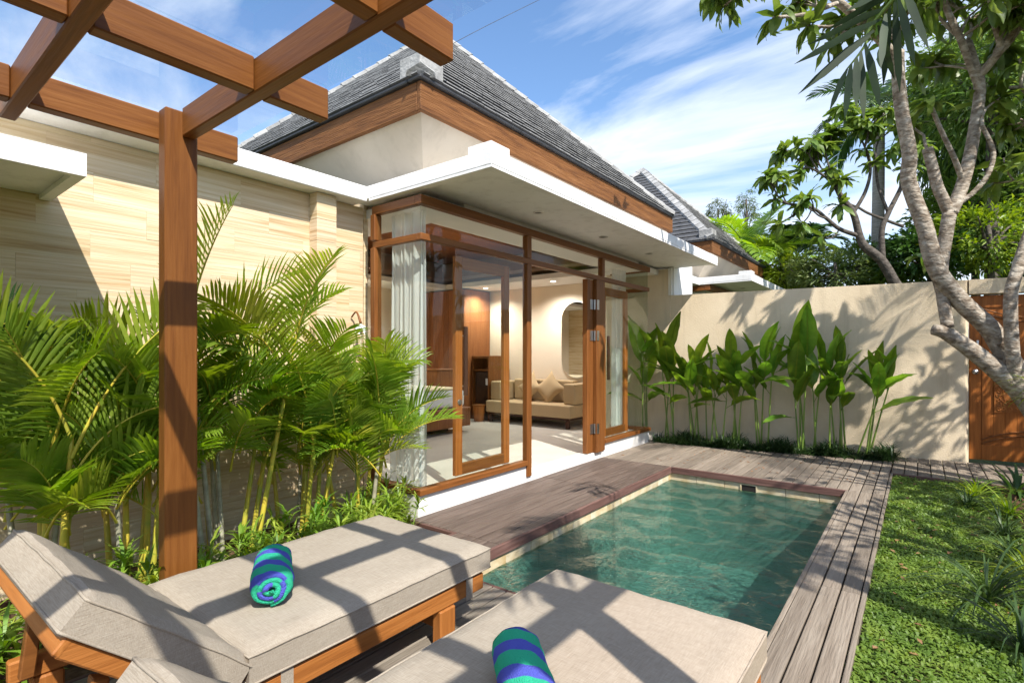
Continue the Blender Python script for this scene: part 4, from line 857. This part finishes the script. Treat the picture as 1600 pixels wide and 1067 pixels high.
for i, (x, y) in enumerate(((-3.30, 2.72), (-3.42, 2.62))): rosette('spider_plant', x, y, -.02, ('yellow green spider plant in front of the white plinth corner', 'small spider plant beside the palm canes near the glass jamb')[i], 'plant', None, 'spider_leaf', 70, .36, .012, 70+i, 1.5)

def mondo_strip():
    rng = random.Random(5); b = MB()
    for k in range(5200):
        x = rng.uniform(-3.1, -.24); e = 7.53+.15*(x+2.27); y = e+abs(rng.gauss(0, .18)); z = -.03
        if y > wy(x)-.03: continue
        hmax = .24*(.5+.6*math.sin(x*5.3)**2); az = rng.uniform(0, 6.283); el = rng.uniform(.5, 1.5); l = hmax*rng.uniform(.6, 1.3); h = Vector((math.cos(az), math.sin(az), 0)); sd = Vector((-h.y, h.x, 0))*.0058; p = Vector((x, y, z))
        m1 = p+(h*math.cos(el)+Vector((0, 0, math.sin(el))))*l*.55; m2 = m1+(h*math.cos(el-.9)+Vector((0, 0, math.sin(el-.9))))*l*.5
        b.add([p-sd, p+sd, m1+sd, m1-sd, m2], [(0, 1, 2, 3), (3, 2, 4)])
    o = b.obj('mondo_grass', 'mondo', None, True); o['label'] = 'dark mondo grass edging along the foot of the boundary wall'; o['category'] = 'grass'; kind(o, 'stuff')
mondo_strip()

# heliconia: leaf blades are objects of their own, sharing a few meshes
def blade(L, W, curl, fold, seed, ns=9, wave=.006):
    rng = random.Random(seed); V = []; F = []; th = .0; p = Vector((0, 0, 0))
    for i in range(ns+1):
        s = i/ns; w = W*.5*(math.sin(math.pi*(s**.80))**.75 if 0 < s < 1 else .02); e = wave*math.sin(i*2.3+seed)
        V += [(-w, p.y, p.z+w*fold+e), (0, p.y, p.z), (w, p.y, p.z+w*fold-e)]
        p = p+Vector((0, math.cos(th), math.sin(th)))*(L/ns); th -= curl/ns
    for i in range(ns): F += [(3*i, 3*i+1, 3*i+4, 3*i+3), (3*i+1, 3*i+2, 3*i+5, 3*i+4)]
    return V, F
def blade_mesh(name, L, W, curl, fold, seed, m, rib=None):
    V, F = blade(L, W, curl, fold, seed); b = MB(); b.add(V, F)
    if rib:
        n = len(V)//3; R_ = []
        for i in range(n): w = .0075*(1-i/n)+.001; q = V[3*i+1]; R_ += [(-w, q[1], q[2]+.0035), (w, q[1], q[2]+.0035), (-w, q[1], q[2]-.004), (w, q[1], q[2]-.004)]
        b.add(R_, [f for i in range(n-1) for f in ((4*i, 4*i+1, 4*i+5, 4*i+4), (4*i+2, 4*i+6, 4*i+7, 4*i+3))], 1)
        return b.mesh(name, [m, rib], True)
    return b.mesh(name, m, True)
HEL = [blade_mesh('heliconia_blade', .47, .14, c, .35, i, 'heliconia', 'lime_leaf') for i, c in enumerate((.25, .5, .9, .35))]
def orient(p, d, up=Vector((0, 0, 1)), roll=0.0):
    d = d.normalized(); x = d.cross(up)
    x = Vector((1, 0, 0)) if x.length < 1e-3 else x.normalized(); z = x.cross(d)
    return Matrix.Translation(p) @ Matrix(((x.x, d.x, z.x), (x.y, d.y, z.y), (x.z, d.z, z.z))).to_4x4() @ Matrix.Rotation(roll, 4, 'Y')
def heliconia(x, label, H, n, seed, lean=0.0):
    rng = random.Random(seed); y = wy(x)-.27; t = thing('heliconia', label, 'plant', (x, y, -.03), 'heliconia plants along the boundary wall')
    for i in range(n):
        bx = x+rng.uniform(-.13, .13); by = y+rng.uniform(-.10, .06); hh = H*rng.uniform(.42, .75); tp = Vector((bx+rng.uniform(-.10, .10)+lean*.3, by+rng.uniform(-.14, .02), hh))
        b = MB(); b.tube([(bx, by, -.04), ((bx+tp.x)/2, (by+tp.y)/2-.01, hh*.5), tp], [.0125, .010, .006], 7); b.obj('stalk', 'stalk', t, True)
        for k in range(rng.choice((3, 3, 4))):
            az = rng.uniform(-2.7, -.2) if rng.random() < .8 else rng.uniform(0, 6.28); az += lean*.5
            z = hh*(1-.16*k*rng.random()) ; el = (1.40, 1.10, .75, .3, -.1)[k]+rng.uniform(-.25, .25); p = Vector((bx, by, -.04)).lerp(tp, min(1, z/hh)); pet = rng.uniform(.05, .14)
            d = Vector((math.cos(az)*math.cos(el), math.sin(az)*math.cos(el), math.sin(el))); q = p+d*pet
            if q.y+d.y*.4 > wy(q.x)-.02: d.y = -abs(d.y)*.3; d.normalize()
            bb = MB(); bb.tube([p, q], [.005, .004], 5, smooth_steps=1); bb.obj('leaf_stem', 'stalk', t, True)
            o = link('leaf', HEL[rng.randrange(4)], t); s = rng.uniform(.85, 1.4)*H/1.6; o.matrix_basis = orient(q, d, roll=rng.uniform(-.5, .5)) @ Matrix.Scale(s, 4)
HX = [(-3.28, 1.75, 3, 'heliconia squeezed between the glass corner and the wall pier'), (-2.95, 1.78, 4, 'tall heliconia at the left end of the boundary wall planting'), (-2.62, 1.55, 4, 'heliconia third from the left along the boundary wall'),
      (-2.30, 1.45, 4, 'dark heliconia fourth from the left along the boundary wall'), (-1.98, 1.50, 4, 'heliconia in the middle of the boundary wall planting'), (-1.66, 1.60, 4, 'heliconia just right of the middle of the wall planting'),
      (-1.32, 1.88, 4, 'tallest heliconia with two upright blades against the boundary wall'), (-1.02, 1.45, 3, 'short heliconia with drooping leaves right of the tallest one'), (-.78, 1.55, 4, 'heliconia second from the right end of the wall planting'), (-.52, 1.55, 4, 'heliconia leaning right at the end of the wall planting')]
for i, (x, H, n, lab) in enumerate(HX): heliconia(x, lab, H, n, 40+i, lean=.6 if i == 9 else 0)

def lawn_grass():
    rng = np.random.default_rng(3); N = 68000
    y = 0.9+(7.05-.9)*rng.random(N)**1.15; x = -.238+.87*rng.random(N)
    bare = (np.sin(x*5.1+1.3)*np.sin(y*2.9+.4)+np.sin(x*11.0-y*6.1)*.6+rng.normal(0, .45, N)) > 1.22
    edge = (x < -.235+.035*rng.random(N)**2+.02*np.sin(y*9)); keep = ~(bare | edge); x, y = x[keep], y[keep]; n = len(x)
    az = rng.random(n)*6.283; el = rng.uniform(.15, 1.15, n); l = rng.uniform(.018, .042, n); w = rng.uniform(.0045, .008, n)
    z = -.045+rng.uniform(0, .022, n); hx, hy = np.cos(az), np.sin(az)
    p = np.stack([x, y, z], 1); d1 = np.stack([hx*np.cos(el), hy*np.cos(el), np.sin(el)], 1); e2 = el-.9; d2 = np.stack([hx*np.cos(e2), hy*np.cos(e2), np.sin(e2)], 1); sd = np.stack([-hy, hx, np.zeros(n)], 1)*w[:, None]
    m1 = p+d1*(l*.55)[:, None]; m2 = m1+d2*(l*.5)[:, None]
    V = np.stack([p-sd*.5, p+sd*.5, m1+sd, m1-sd, m2], 1).reshape(-1, 3); i = np.arange(n)*5
    F = [(a, a+1, a+2, a+3) for a in i]+[(a+3, a+2, a+4) for a in i]
    me = bpy.data.meshes.new('lawn_grass'); me.from_pydata(V.tolist(), [], F); me.materials.append(MATS['grass']); me.update()
    o = link('lawn_grass', me); o['label'] = 'short broad-leaved green lawn beside the deck strip'; o['category'] = 'grass'; kind(o, 'stuff')
lawn_grass()
# right-hand border
BP = [(.42, 6.50, .36, .012, 55, 'spider_leaf', 'yellow green spider plant beside the door walk'), (.60, 5.95, .36, .013, 55, 'spider_leaf', 'yellow green spider plant at the right edge under the leaning tree'),
      (.50, 5.25, .40, .010, 60, 'mondo', 'dark grassy tuft at the lawn edge farther from the camera'), (.30, 3.78, .55, .011, 60, 'mondo', 'large dark grassy tuft arching over the lawn'), (.50, 4.30, .36, .013, 45, 'spider_leaf', 'yellow green spider plant beside the large dark tuft'),
      (.37, 3.25, .42, .011, 60, 'mondo', 'dark grassy tuft at the bottom right of the lawn'), (.72, 6.75, .5, .03, 40, 'dark_leaf', 'broad dark leaved plant in front of the garden door'), (.34, 6.05, .30, .010, 60, 'mondo', 'low dark tuft in front of the spider plant by the walk'), (.48, 4.75, .34, .010, 50, 'mondo', 'small dark tuft midway along the lawn edge')]
for i, (x, y, L, W, n, m, lab) in enumerate(BP): rosette('border_plant', x, y, -.04, lab, 'plant', 'border plants along the right edge of the lawn', m, n, L, W, 200+i, 1.6 if m == 'mondo' else 1.4)
rosette('border_plant', .86, 6.35, .95, 'lime green spiky plant growing on the leaning trunk by the door', 'plant', 'border plants along the right edge of the lawn', 'spider_leaf', 60, .40, .016, 230, 1.3, (.1, 1.2))

# trees
FL = [blade_mesh('frangipani_blade', .21, .062, c, .25, 20+i, 'frangipani') for i, c in enumerate((.5, 1.0, 1.5))]
FLB = [blade(.21, .062, c, .25, 20+i, 5) for i, c in enumerate((.5, 1.0, 1.5))]
def whorl(p, d, n, rng, out, scale=1.0):
    """leaf placements round a branch tip"""
    d = d.normalized(); a = d.cross(Vector((.3, .2, .9))).normalized(); c = d.cross(a)
    for k in range(n):
        an = 6.283*k/n*1.618*2+rng.uniform(-.3, .3); el = rng.uniform(-.35, .75); q = p-d*rng.uniform(0, .06)
        v = (a*math.cos(an)+c*math.sin(an))*math.cos(el)+d*math.sin(el)+Vector((0, 0, -.25)); out.append((orient(q, v, roll=rng.uniform(-.6, .6)), rng.uniform(.7, 1.15)*scale))
def twig(b, p, d, L, r, depth, rng, tips, grav=0.0, spread=.75):
    d = d.normalized(); m = p+d*L*.5+Vector((rng.uniform(-1, 1), rng.uniform(-1, 1), rng.uniform(-.5, 1)))*L*.08; e = p+d*L+Vector((0, 0, rng.uniform(0, .12)*L-grav*L))
    b.tube([p, m, e], [r, r*.88, r*.74], 7, 0, 3)
    if depth == 0: tips.append((e, (e-m).normalized())); return
    for k in range(rng.choice((2, 2, 3))):
        a = rng.uniform(0, 6.283); dd = (e-m).normalized(); s = dd.cross(Vector((.2, .5, .84))).normalized(); c = dd.cross(s)
        twig(b, e, dd+(s*math.cos(a)+c*math.sin(a))*spread*rng.uniform(.7, 1.2)+Vector((0, 0, .15)), L*rng.uniform(.62, .9), r*.70, depth-1, rng, tips, grav, spread)
def finish_leaves(t, places, maxobj, rng, name='leaf', stuff_mat='frangipani'):
    places = list(places); rng.shuffle(places); single = places[:maxobj]; rest = places[maxobj:]
    for M, s in single:
        o = link(name, FL[rng.randrange(3)], t); o.matrix_basis = M @ Matrix.Scale(s, 4)
    if rest:
        b = MB()
        for M, s in rest:
            V, F = FLB[rng.randrange(3)]; MM = M @ Matrix.Scale(s, 4); b.add([MM @ Vector(v) for v in V], F)
        kind(b.obj('foliage', stuff_mat, t, True), 'stuff')
def limb_tree(name, label, cat, base, limbs, seed, maxobj, nleaf=11, extra=(), bark='bark', grp=None, leaf_scale=1.0, sides=12):
    rng = random.Random(seed); t = thing(name, label, cat, base, grp); tips = []
    for i, (pts, r0, r1, kind_) in enumerate(limbs):
        b = MB(); n = len(pts); b.tube(pts, [r0+(r1-r0)*j/(n-1) for j in range(n)], sides if r0 > .03 else 8, 0, 5); b.obj('trunk' if i == 0 else 'branch', bark, t, True)
        if kind_ == 'tip': tips.append((Vector(pts[-1]), (Vector(pts[-1])-Vector(pts[-2])).normalized()))
    for (p, d, L, r, depth, sp) in extra:
        b = MB(); twig(b, Vector(p), Vector(d), L, r, depth, rng, tips, 0, sp); b.obj('branch', bark, t, True)
    out = []
    for p, d in tips: whorl(p, d, nleaf+rng.randrange(-2, 4), rng, out, leaf_scale)
    finish_leaves(t, out, maxobj, rng); return t
def PXs(lst): return [px(*q) for q in lst]
def garden_tree():
    D = 5.15
    L = []
    base = px(1650, 790, 4.75); base.z = -.06
    low = [base, px(1632, 670, 4.8), px(1599, 616, 4.9), px(1562, 582, 4.95), px(1515, 545, 5.05), px(1477, 520, 5.12), px(1458, 515, 5.15)]
    L.append((low, .115, .052, ''))
    up = [px(1640, 680, 4.82), px(1592, 590, 4.98), px(1573, 556, 5.02), px(1545, 512, 5.05), px(1501, 471, 5.1), px(1467, 427, 5.1), px(1452, 385, 5.1), px(1445, 355, 5.1), px(1420, 285, 5.1), px(1421, 241, 5.05), px(1410, 181, 5.0), px(1404, 129, 4.95), px(1403, 80, 4.9)]
    L.append((up, .098, .050, ''))
    L.append((PXs([(1484, 512, 5.12), (1474, 480, 5.16), (1466, 455, 5.2), (1457, 425, 5.25)]), .036, .022, ''))
    L.append((PXs([(1481, 512, 5.12), (1474, 470, 5.15), (1471, 430, 5.18), (1472, 405, 5.2), (1484, 330, 5.2)]), .050, .060, ''))
    L.append((PXs([(1484, 335, 5.2), (1474, 312, 5.2), (1465, 292, 5.2), (1456, 258, 5.2), (1449, 232, 5.2)]), .052, .046, ''))
    L.append((PXs([(1484, 335, 5.2), (1500, 300, 5.22), (1513, 255, 5.22), (1522, 207, 5.2), (1531, 142, 5.15), (1524, 110, 5.1), (1511, 66, 5.1)]), .062, .040, ''))
    L.append((PXs([(1505, 285, 5.22), (1490, 245, 5.15), (1470, 203, 5.1), (1451, 157, 5.05)]), .026, .018, 'tip'))
    L.append((PXs([(1498, 318, 5.2), (1522, 300, 5.15), (1544, 272, 5.1), (1552, 237, 5.1), (1535, 198, 5.1)]), .026, .018, ''))
    L.append((PXs([(1529, 120, 5.12), (1548, 98, 5.0), (1565, 76, 4.9), (1600, 22, 4.8), (1640, -40, 4.7)]), .040, .030, ''))
    L.append((PXs([(1406, 120, 4.95), (1390, 80, 4.9), (1358, 46, 4.8), (1311, 4, 4.7), (1270, -30, 4.6)]), .045, .030, ''))
    L.append((PXs([(1588, 610, 4.9), (1582, 552, 4.86), (1579, 467, 4.86), (1590, 420, 4.86), (1610, 360, 4.9), (1640, 280, 4.95)]), .056, .045, ''))
    L.append((PXs([(1311, 4, 4.7), (1262, 22, 4.55), (1208, 28, 4.45)]), .020, .012, 'tip'))
    L.append((PXs([(1340, 30, 4.78), (1300, 42, 4.7), (1262, 40, 4.6)]), .016, .011, 'tip'))
    L.append((PXs([(1531, 142, 5.15), (1500, 60, 5.0), (1478, 10, 4.9), (1470, -40, 4.8)]), .032, .022, ''))
    L.append((PXs([(1565, 76, 4.9), (1552, 30, 4.8), (1545, -20, 4.7)]), .028, .02, ''))
    ex = []
    def E(u, v, d, dx, dy, dz, Ln, r, dep, sp=.8): ex.append((px(u, v, d), (dx, dy, dz), Ln, r, dep, sp))
    E(1270, -30, 4.6, -.8, -.2, .2, .35, .026, 2); E(1275, -28, 4.6, -.5, .5, .5, .4, .024, 2); E(1470, -40, 4.8, -.3, -.4, .9, .40, .022, 2); E(1545, -20, 4.7, -.3, -.5, .6, .38, .02, 2)
    E(1640, -40, 4.7, .5, -.3, .9, .5, .028, 2); E(1640, -40, 4.7, .2, .6, .8, .45, .028, 2); E(1640, 280, 4.95, .5, -.3, .9, .6, .04, 3); E(1640, 280, 4.95, -.1, -.2, 1., .55, .035, 2)
    E(1535, 198, 5.1, .1, .4, .6, .25, .017, 1); E(1403, 84, 4.9, -.1, .5, .6, .28, .020, 1); E(1449, 236, 5.2, -.1, .6, .7, .25, .016, 1); E(1457, 425, 5.25, -.2, .5, .8, .25, .016, 0)
    E(1358, 46, 4.8, -.3, .4, .5, .28, .018, 1); E(1420, 20, 4.8, .1, -.2, .9, .3, .02, 2)
    E(1565, 76, 4.9, .6, .2, .5, .4, .022, 2); E(1511, 66, 5.1, .1, .5, .8, .3, .02, 2); E(1500, 60, 5.0, -.4, -.3, .5, .3, .018, 1)
    for (u, v, d) in ((1600, 22, 4.8), (1580, 60, 4.85), (1548, 98, 5.0), (1470, -20, 4.85), (1545, -10, 4.7), (1500, 60, 5.0), (1524, 110, 5.1), (1358, 46, 4.8), (1311, 4, 4.7), (1640, 200, 5.0), (1625, 300, 4.95), (1400, 60, 4.9)):
        for q in range(2): E(u, v, d, random.uniform(-1, 1), random.uniform(-.8, .8), random.uniform(.0, .9), .26, .014, 1, 1.0)
    limb_tree('frangipani_tree', 'large pale barked frangipani tree leaning over the lawn before the garden door', 'tree', base, L, 21, 300, 13, ex, leaf_scale=1.2)
garden_tree()
def back_frangipani():
    D = 9.6; f = lambda lst: [px(u, v, D) for u, v in lst]
    base = px(1425, 470, D); base.z = -.1
    L = [([base, px(1425, 490, D)]+f([(1399, 444), (1377, 407), (1352, 386), (1343, 369), (1333, 333), (1314, 307), (1304, 286), (1296, 262)]), .11, .030, 'tip'),
         (f([(1343, 369), (1312, 358), (1292, 342), (1269, 325), (1229, 318), (1209, 311)]), .040, .018, 'tip'), (f([(1252, 323), (1240, 336), (1230, 343), (1215, 351)]), .022, .014, 'tip'),
         (f([(1379, 408), (1378, 361), (1388, 333), (1407, 295), (1418, 262)]), .055, .03, 'tip'), (f([(1411, 354), (1384, 344), (1356, 333), (1335, 322), (1310, 322)]), .030, .018, 'tip'),
         (f([(1333, 333), (1352, 300), (1360, 265), (1352, 232)]), .035, .02, 'tip'), (f([(1304, 288), (1280, 270), (1262, 262), (1248, 268)]), .024, .014, 'tip'), (f([(1388, 333), (1372, 290), (1368, 250)]), .03, .02, 'tip'),
         (f([(1229, 318), (1222, 300), (1226, 284)]), .014, .010, 'tip'), (f([(1269, 325), (1262, 340), (1250, 352)]), .014, .010, 'tip'), (f([(1312, 358), (1300, 372), (1282, 370)]), .016, .010, 'tip')]
    ex = []
    for (u, v, dx, dy, dz, n) in ((1304, 286, -.5, -.2, .7, 2), (1262, 262, -.5, .3, .5, 1), (1360, 262, -.2, -.3, .9, 2), (1352, 232, -.4, .2, .8, 2), (1407, 295, .1, -.4, .9, 2), (1296, 262, -.2, .2, .9, 2), (1229, 318, -.3, -.5, .4, 1), (1280, 270, -.3, -.4, .6, 1), (1335, 322, -.4, -.5, .3, 1), (1368, 250, .1, .2, .9, 2), (1292, 342, -.3, -.6, .1, 1)): ex.append((px(u, v, D), (dx, dy, dz), .36, .018, n, .9))
    limb_tree('frangipani_tree', 'smaller frangipani tree behind the boundary wall left of the leaning trunk', 'tree', base, L, 33, 300, 14, ex, 'bark_dark', leaf_scale=1.55, sides=10)
back_frangipani()

def palm(name, label, top, base, nf, L, ll, lw, seed, m='palm_leaf', el=(-.1, 1.3), droop=(.9, 1.7), r=.08, grp=None, nl=36, cat='palm'):
    rng = random.Random(seed); top, base = Vector(top), Vector(base); t = thing(name, label, cat, base, grp)
    b = MB(); b.tube([base, base.lerp(top, .5)+Vector((rng.uniform(-.05, .05), 0, 0)), top], [r*1.15, r, r*.8], 12, 0, 6); b.obj('trunk', 'palm_trunk', t, True)
    for k in range(nf):
        b = MB(); frond(b, top, 6.283*k/nf+rng.uniform(-.2, .2), rng.uniform(*el), L*rng.uniform(.85, 1.1), rng.uniform(*droop), nl, ll, lw, 0, 1, .2, rng.uniform(-.3, .3), .3, .55, rng); b.obj('frond', [m, 'stalk'], t, True)
    return t
palm('coconut_palm', 'bright green palm rising behind the neighbouring roof end', px(1172, 405, 14.5), px(1172, 405, 14.5)*1.0-Vector((0, 0, 3.9)), 15, 2.0, .75, .05, 51, 'palm_leaf', (.2, 1.35), (.7, 1.5), .14)
palm('coconut_palm', 'drooping blue green palm left of the scrubby frangipani bushes', px(1245, 405, 15.5), px(1245, 405, 15.5)-Vector((0, 0, 4.0)), 12, 1.5, .62, .05, 52, 'palm_dark', (.1, 1.2), (.8, 1.6), .12)
palm('coconut_palm', 'tall grey trunked palm behind the smaller frangipani', px(1374, 170, 12.0), Vector((px(1366, 440, 12.0).x, px(1366, 440, 12.0).y, -.1)), 12, 1.5, .6, .045, 53, 'palm_dark', (-.3, 1.1), (.8, 1.5), .13)

def crown_tree(name, label, u, v, d, rx, rz, m, n, size, seed, droop=0.0, cat='tree', grp=None, trunk=True, W=.30, gaps=.45, at=None):
    """tree whose crown is a cloud of leaf blades grouped in clumps with gaps between them"""
    rng = random.Random(seed); c = Vector(at) if at else px(u, v, d); t = thing(name, label, cat, (c.x, c.y, -.1), grp)
    if trunk:
        b = MB(); b.tube([(c.x, c.y, -.12), (c.x+.05, c.y, c.z*.5), (c.x, c.y, c.z+rz*.5)], [.12*max(.5, rx), .09*max(.5, rx), .03], 10, 0, 4)
        b.obj('trunk', 'bark_dark', t, True); b = MB()
        for k in range(9):
            a = rng.uniform(0, 6.283); e = Vector((c.x+math.cos(a)*rx*.8, c.y+math.sin(a)*rx*.8, c.z+rng.uniform(-.6, .8)*rz)); s = Vector((c.x, c.y, c.z-rz*rng.uniform(.1, .8)))
            b.tube([s, s.lerp(e, .5)+Vector((0, 0, .1*rz)), e], [.035*rx+.008, .022*rx+.006, .007], 6, 0, 3)
        b.obj('limbs', 'bark_dark', t, True)
    clumps = []
    for k in range(max(14, n//34)):
        while True:
            q = Vector((rng.uniform(-1, 1), rng.uniform(-1, 1), rng.uniform(-1, 1)))
            if gaps < q.length < 1: break
        clumps.append(Vector((c.x+q.x*rx, c.y+q.y*rx, c.z+q.z*rz)))
    b = MB(); cr = min(rx, rz)*.30
    for k in range(n):
        cc = clumps[k % len(clumps)]; q = Vector((rng.gauss(0, .5), rng.gauss(0, .5), rng.gauss(0, .42)))*cr; p = cc+q
        out = (p-c); out.z *= .6; out = out.normalized() if out.length > 1e-4 else Vector((0, 0, 1)); dv = out+Vector((rng.uniform(-.8, .8), rng.uniform(-.8, .8), rng.uniform(-.6, .6)-droop))
        M = orient(p, dv, roll=rng.uniform(-1, 1)); s = size*rng.uniform(.6, 1.2); w = s*W
        b.add([M @ Vector(v_) for v_ in ((0, 0, 0), (-w*.5, s*.45, .1*s), (0, s*.5, 0), (w*.5, s*.45, .1*s), (0, s, -.12*s))], [(0, 2, 1), (0, 3, 2), (1, 2, 4), (2, 3, 4)])
    kind(b.obj('crown', m, t, True), 'stuff')
crown_tree('drooping_tree', 'tall dark drooping evergreen tree at the upper right', 1560, 210, 11.5, 1.15, 2.6, 'tree_leaf', 12000, .22, 61, 1.6, W=.20)
crown_tree('drooping_tree', 'dark drooping evergreen tree at the right edge behind the leaning trunk', 1660, 230, 10.5, 1.1, 2.4, 'tree_leaf', 8000, .22, 62, 1.6, W=.20)
crown_tree('drooping_tree', 'sunlit feathery evergreen between the two leaning trunks', 1478, 180, 12.5, .7, 1.9, 'tree_leaf', 5000, .20, 63, 1.5, W=.20)
crown_tree('shrub', 'light green shrub with pale twigs above the wall at right', 1545, 372, 9.6, .85, .55, 'lime_leaf', 2600, .15, 64, 0, 'shrub', W=.34)
crown_tree('shrub', 'dark shrub above the wall between the trunks', 1450, 400, 10.4, .75, .55, 'dark_leaf', 2600, .15, 65, 0, 'shrub', W=.4)
crown_tree('shrub', 'dark leafy shrub behind the leaning grey trunk', 1405, 415, 11.0, .6, .5, 'frangipani', 1700, .16, 66, 0, 'shrub', W=.4)
crown_tree('shrub', 'twiggy olive shrub along the wall top in the centre', 1305, 425, 11.5, .75, .42, 'olive_leaf', 2600, .12, 67, 0, 'shrub')
crown_tree('shrub', 'twiggy olive shrub right of the yellow green clump', 1265, 432, 12.0, .5, .4, 'olive_leaf', 1600, .12, 68, 0, 'shrub')
crown_tree('shrub', 'yellow green leafy shrub at the end of the white canopy', 1226, 425, 13.0, .45, .40, 'lime_leaf', 1500, .20, 69, 0, 'shrub')
crown_tree('shrub', 'dark green shrub at the far right above the wall', 1610, 395, 10.0, .7, .6, 'dark_leaf', 2200, .16, 70, 0, 'shrub', W=.4)
crown_tree('conifer', 'thin pale conifer top left of the bright palm', 1122, 345, 17.0, .38, .75, 'olive_leaf', 1500, .12, 71, 1.2, W=.15)
crown_tree('conifer', 'slim wispy conifer top behind the bright palm', 1166, 335, 17.5, .36, 1.0, 'olive_leaf', 1500, .12, 72, 1.2, W=.15)
crown_tree('tree', 'distant round tree low behind the palms', 1200, 425, 20.0, 1.6, 1.0, 'palm_leaf', 3000, .25, 73, 0)
crown_tree('background_tree', 'sunlit leafy tree filling the gap behind the leaning branches at upper right', 1545, 130, 9.8, 1.25, 1.2, 'tree_leaf', 8000, .17, 74, .5, W=.28, gaps=.2)
crown_tree('shrub', 'tall green shrub behind the wall right of the trunk fork', 1520, 335, 10.8, .95, .8, 'frangipani', 3600, .17, 75, 0, 'shrub', W=.34, gaps=.2)
crown_tree('shrub', 'rounded green shrub on the wall line left of the smaller frangipani trunk', 1345, 415, 11.8, .6, .5, 'tree_leaf', 1800, .14, 76, 0, 'shrub', W=.36, gaps=.2)
# trees right of the picture that shade lawn and pool
crown_tree('garden_shade_tree', 'leafy garden tree out of frame at right, shading the lawn', 0, 0, 0, .95, .85, 'frangipani', 300, .20, 81, 0, W=.32, at=(2.75, 3.3, 3.3))
crown_tree('garden_shade_tree', 'second leafy garden tree out of frame at right, shading the deck strip', 0, 0, 0, .85, .8, 'frangipani', 330, .20, 82, 0, W=.32, at=(2.5, 5.1, 3.5))
crown_tree('garden_shade_tree', 'unseen leafy tree added at right to shade the garden door', 0, 0, 0, .95, .8, 'frangipani', 1100, .20, 83, 0, W=.32, at=(2.75, 7.45, 3.1))  # extra tree, never in view, added so the door falls in shade
def litter():
    rng = random.Random(77); b = MB()
    for k in range(230):
        if k < 170: x, y, z = rng.uniform(-.15, .75), rng.uniform(1.2, 6.9), -.018
        else: x, y, z = rng.uniform(-3.1, -.3), rng.uniform(6.1, 7.4), .003
        M = Matrix.Translation((x, y, z)) @ Matrix.Rotation(rng.uniform(0, 6.28), 4, 'Z') @ Matrix.Rotation(rng.uniform(-.3, .3), 4, 'X'); L, w = rng.uniform(.02, .055), rng.uniform(.008, .018)
        b.add([M @ Vector(q) for q in ((0, 0, 0), (-w, L*.5, .006), (0, L*.5, .001), (w, L*.5, .006), (0, L, .003))], [(0, 2, 1), (0, 3, 2), (1, 2, 4), (2, 3, 4)])
    o = b.obj('fallen_leaves', 'dry_leaf', None, True); o['label'] = 'dry brown fallen leaves on the lawn and far deck'; o['category'] = 'leaves'; kind(o, 'stuff')
litter()
# palm whose frond hangs into the top of the picture
def near_palm():
    base = Vector((1.75, 2.55, -.05)); top = Vector((1.65, 2.60, 3.75)); t = thing('fan_palm', 'garden palm whose dark frond hangs into the top of the picture', 'palm', base)
    b = MB(); b.tube([base, base.lerp(top, .5), top], [.10, .085, .075], 12, 0, 5); b.obj('trunk', 'palm_trunk', t, True)
    tip = px(1322, 110, 2.9); mid = px(1395, 0, 2.75)
    b = MB(); P = [top, top.lerp(mid, .5)+Vector((0, 0, .22)), mid, px(1350, 74, 2.85), tip]; b.tube(P, [.016, .013, .010, .007, .004], 6, 1, 5)
    tips = [((1404, 0), (1430, 95)), ((1398, 4), (1406, 138)), ((1390, 14), (1380, 128)), ((1384, 22), (1376, 100)), ((1402, -12), (1290, 40)), ((1392, 10), (1262, 62)), ((1378, 30), (1240, 92)), ((1366, 48), (1246, 140)), ((1360, 56), (1262, 128)), ((1352, 70), (1376, 160)), ((1345, 80), (1350, 182)), ((1338, 90), (1338, 160)), ((1330, 100), (1320, 178)), ((1324, 108), (1296, 165)), ((1372, 40), (1398, 118)), ((1410, -20), (1452, 70)), ((1415, -30), (1320, 10))]
    for (a, e) in tips:
        A = px(*a, 2.82); B = px(*e, 2.82+U(-.18, .12)); d = (B-A); Ln = d.length; d.normalize(); n = (Vector((0, 0, 0.0))+cam.location-A).normalized(); w = d.cross(n).normalized(); tw = U(-.7, .7); w = (w*math.cos(tw)+n*math.sin(tw))*.020; s = Vector((0, 0, -.02))
        b.add([A-w*.3, A+w*.3, A+d*Ln*.35-w, A+d*Ln*.35+s*.2, A+d*Ln*.35+w, A+d*Ln*.75-w*.8+s, A+d*Ln*.75+s, A+d*Ln*.75+w*.8+s, B+s*1.5], [(0, 1, 3), (0, 3, 2), (1, 4, 3), (2, 3, 6, 5), (3, 4, 7, 6), (5, 6, 8), (6, 7, 8)], 0)
    b.obj('frond', ['frond_shaded', 'stalk'], t, True)
    b = MB(); frond(b, top, -1.72, .30, 2.35, .75, 15, .55, .055, 0, 1, .3, 0, .2, .5, random.Random(3)); b.obj('frond', ['frond_shaded', 'stalk'], t, True)  # unseen frond added to throw a leaf shadow on the near lounger
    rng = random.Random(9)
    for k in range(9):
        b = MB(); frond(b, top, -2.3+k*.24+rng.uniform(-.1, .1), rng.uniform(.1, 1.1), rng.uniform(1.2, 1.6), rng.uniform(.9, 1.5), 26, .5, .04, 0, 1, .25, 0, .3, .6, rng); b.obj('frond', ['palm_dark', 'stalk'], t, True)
near_palm()
palm('coconut_palm', 'tall palm out of frame at right, streaking the boundary wall with shade', (2.6, 6.2, 5.4), (2.8, 6.2, -.1), 6, 2.1, .55, .022, 54, 'palm_dark', (-.2, 1.2), (.7, 1.5), .11)
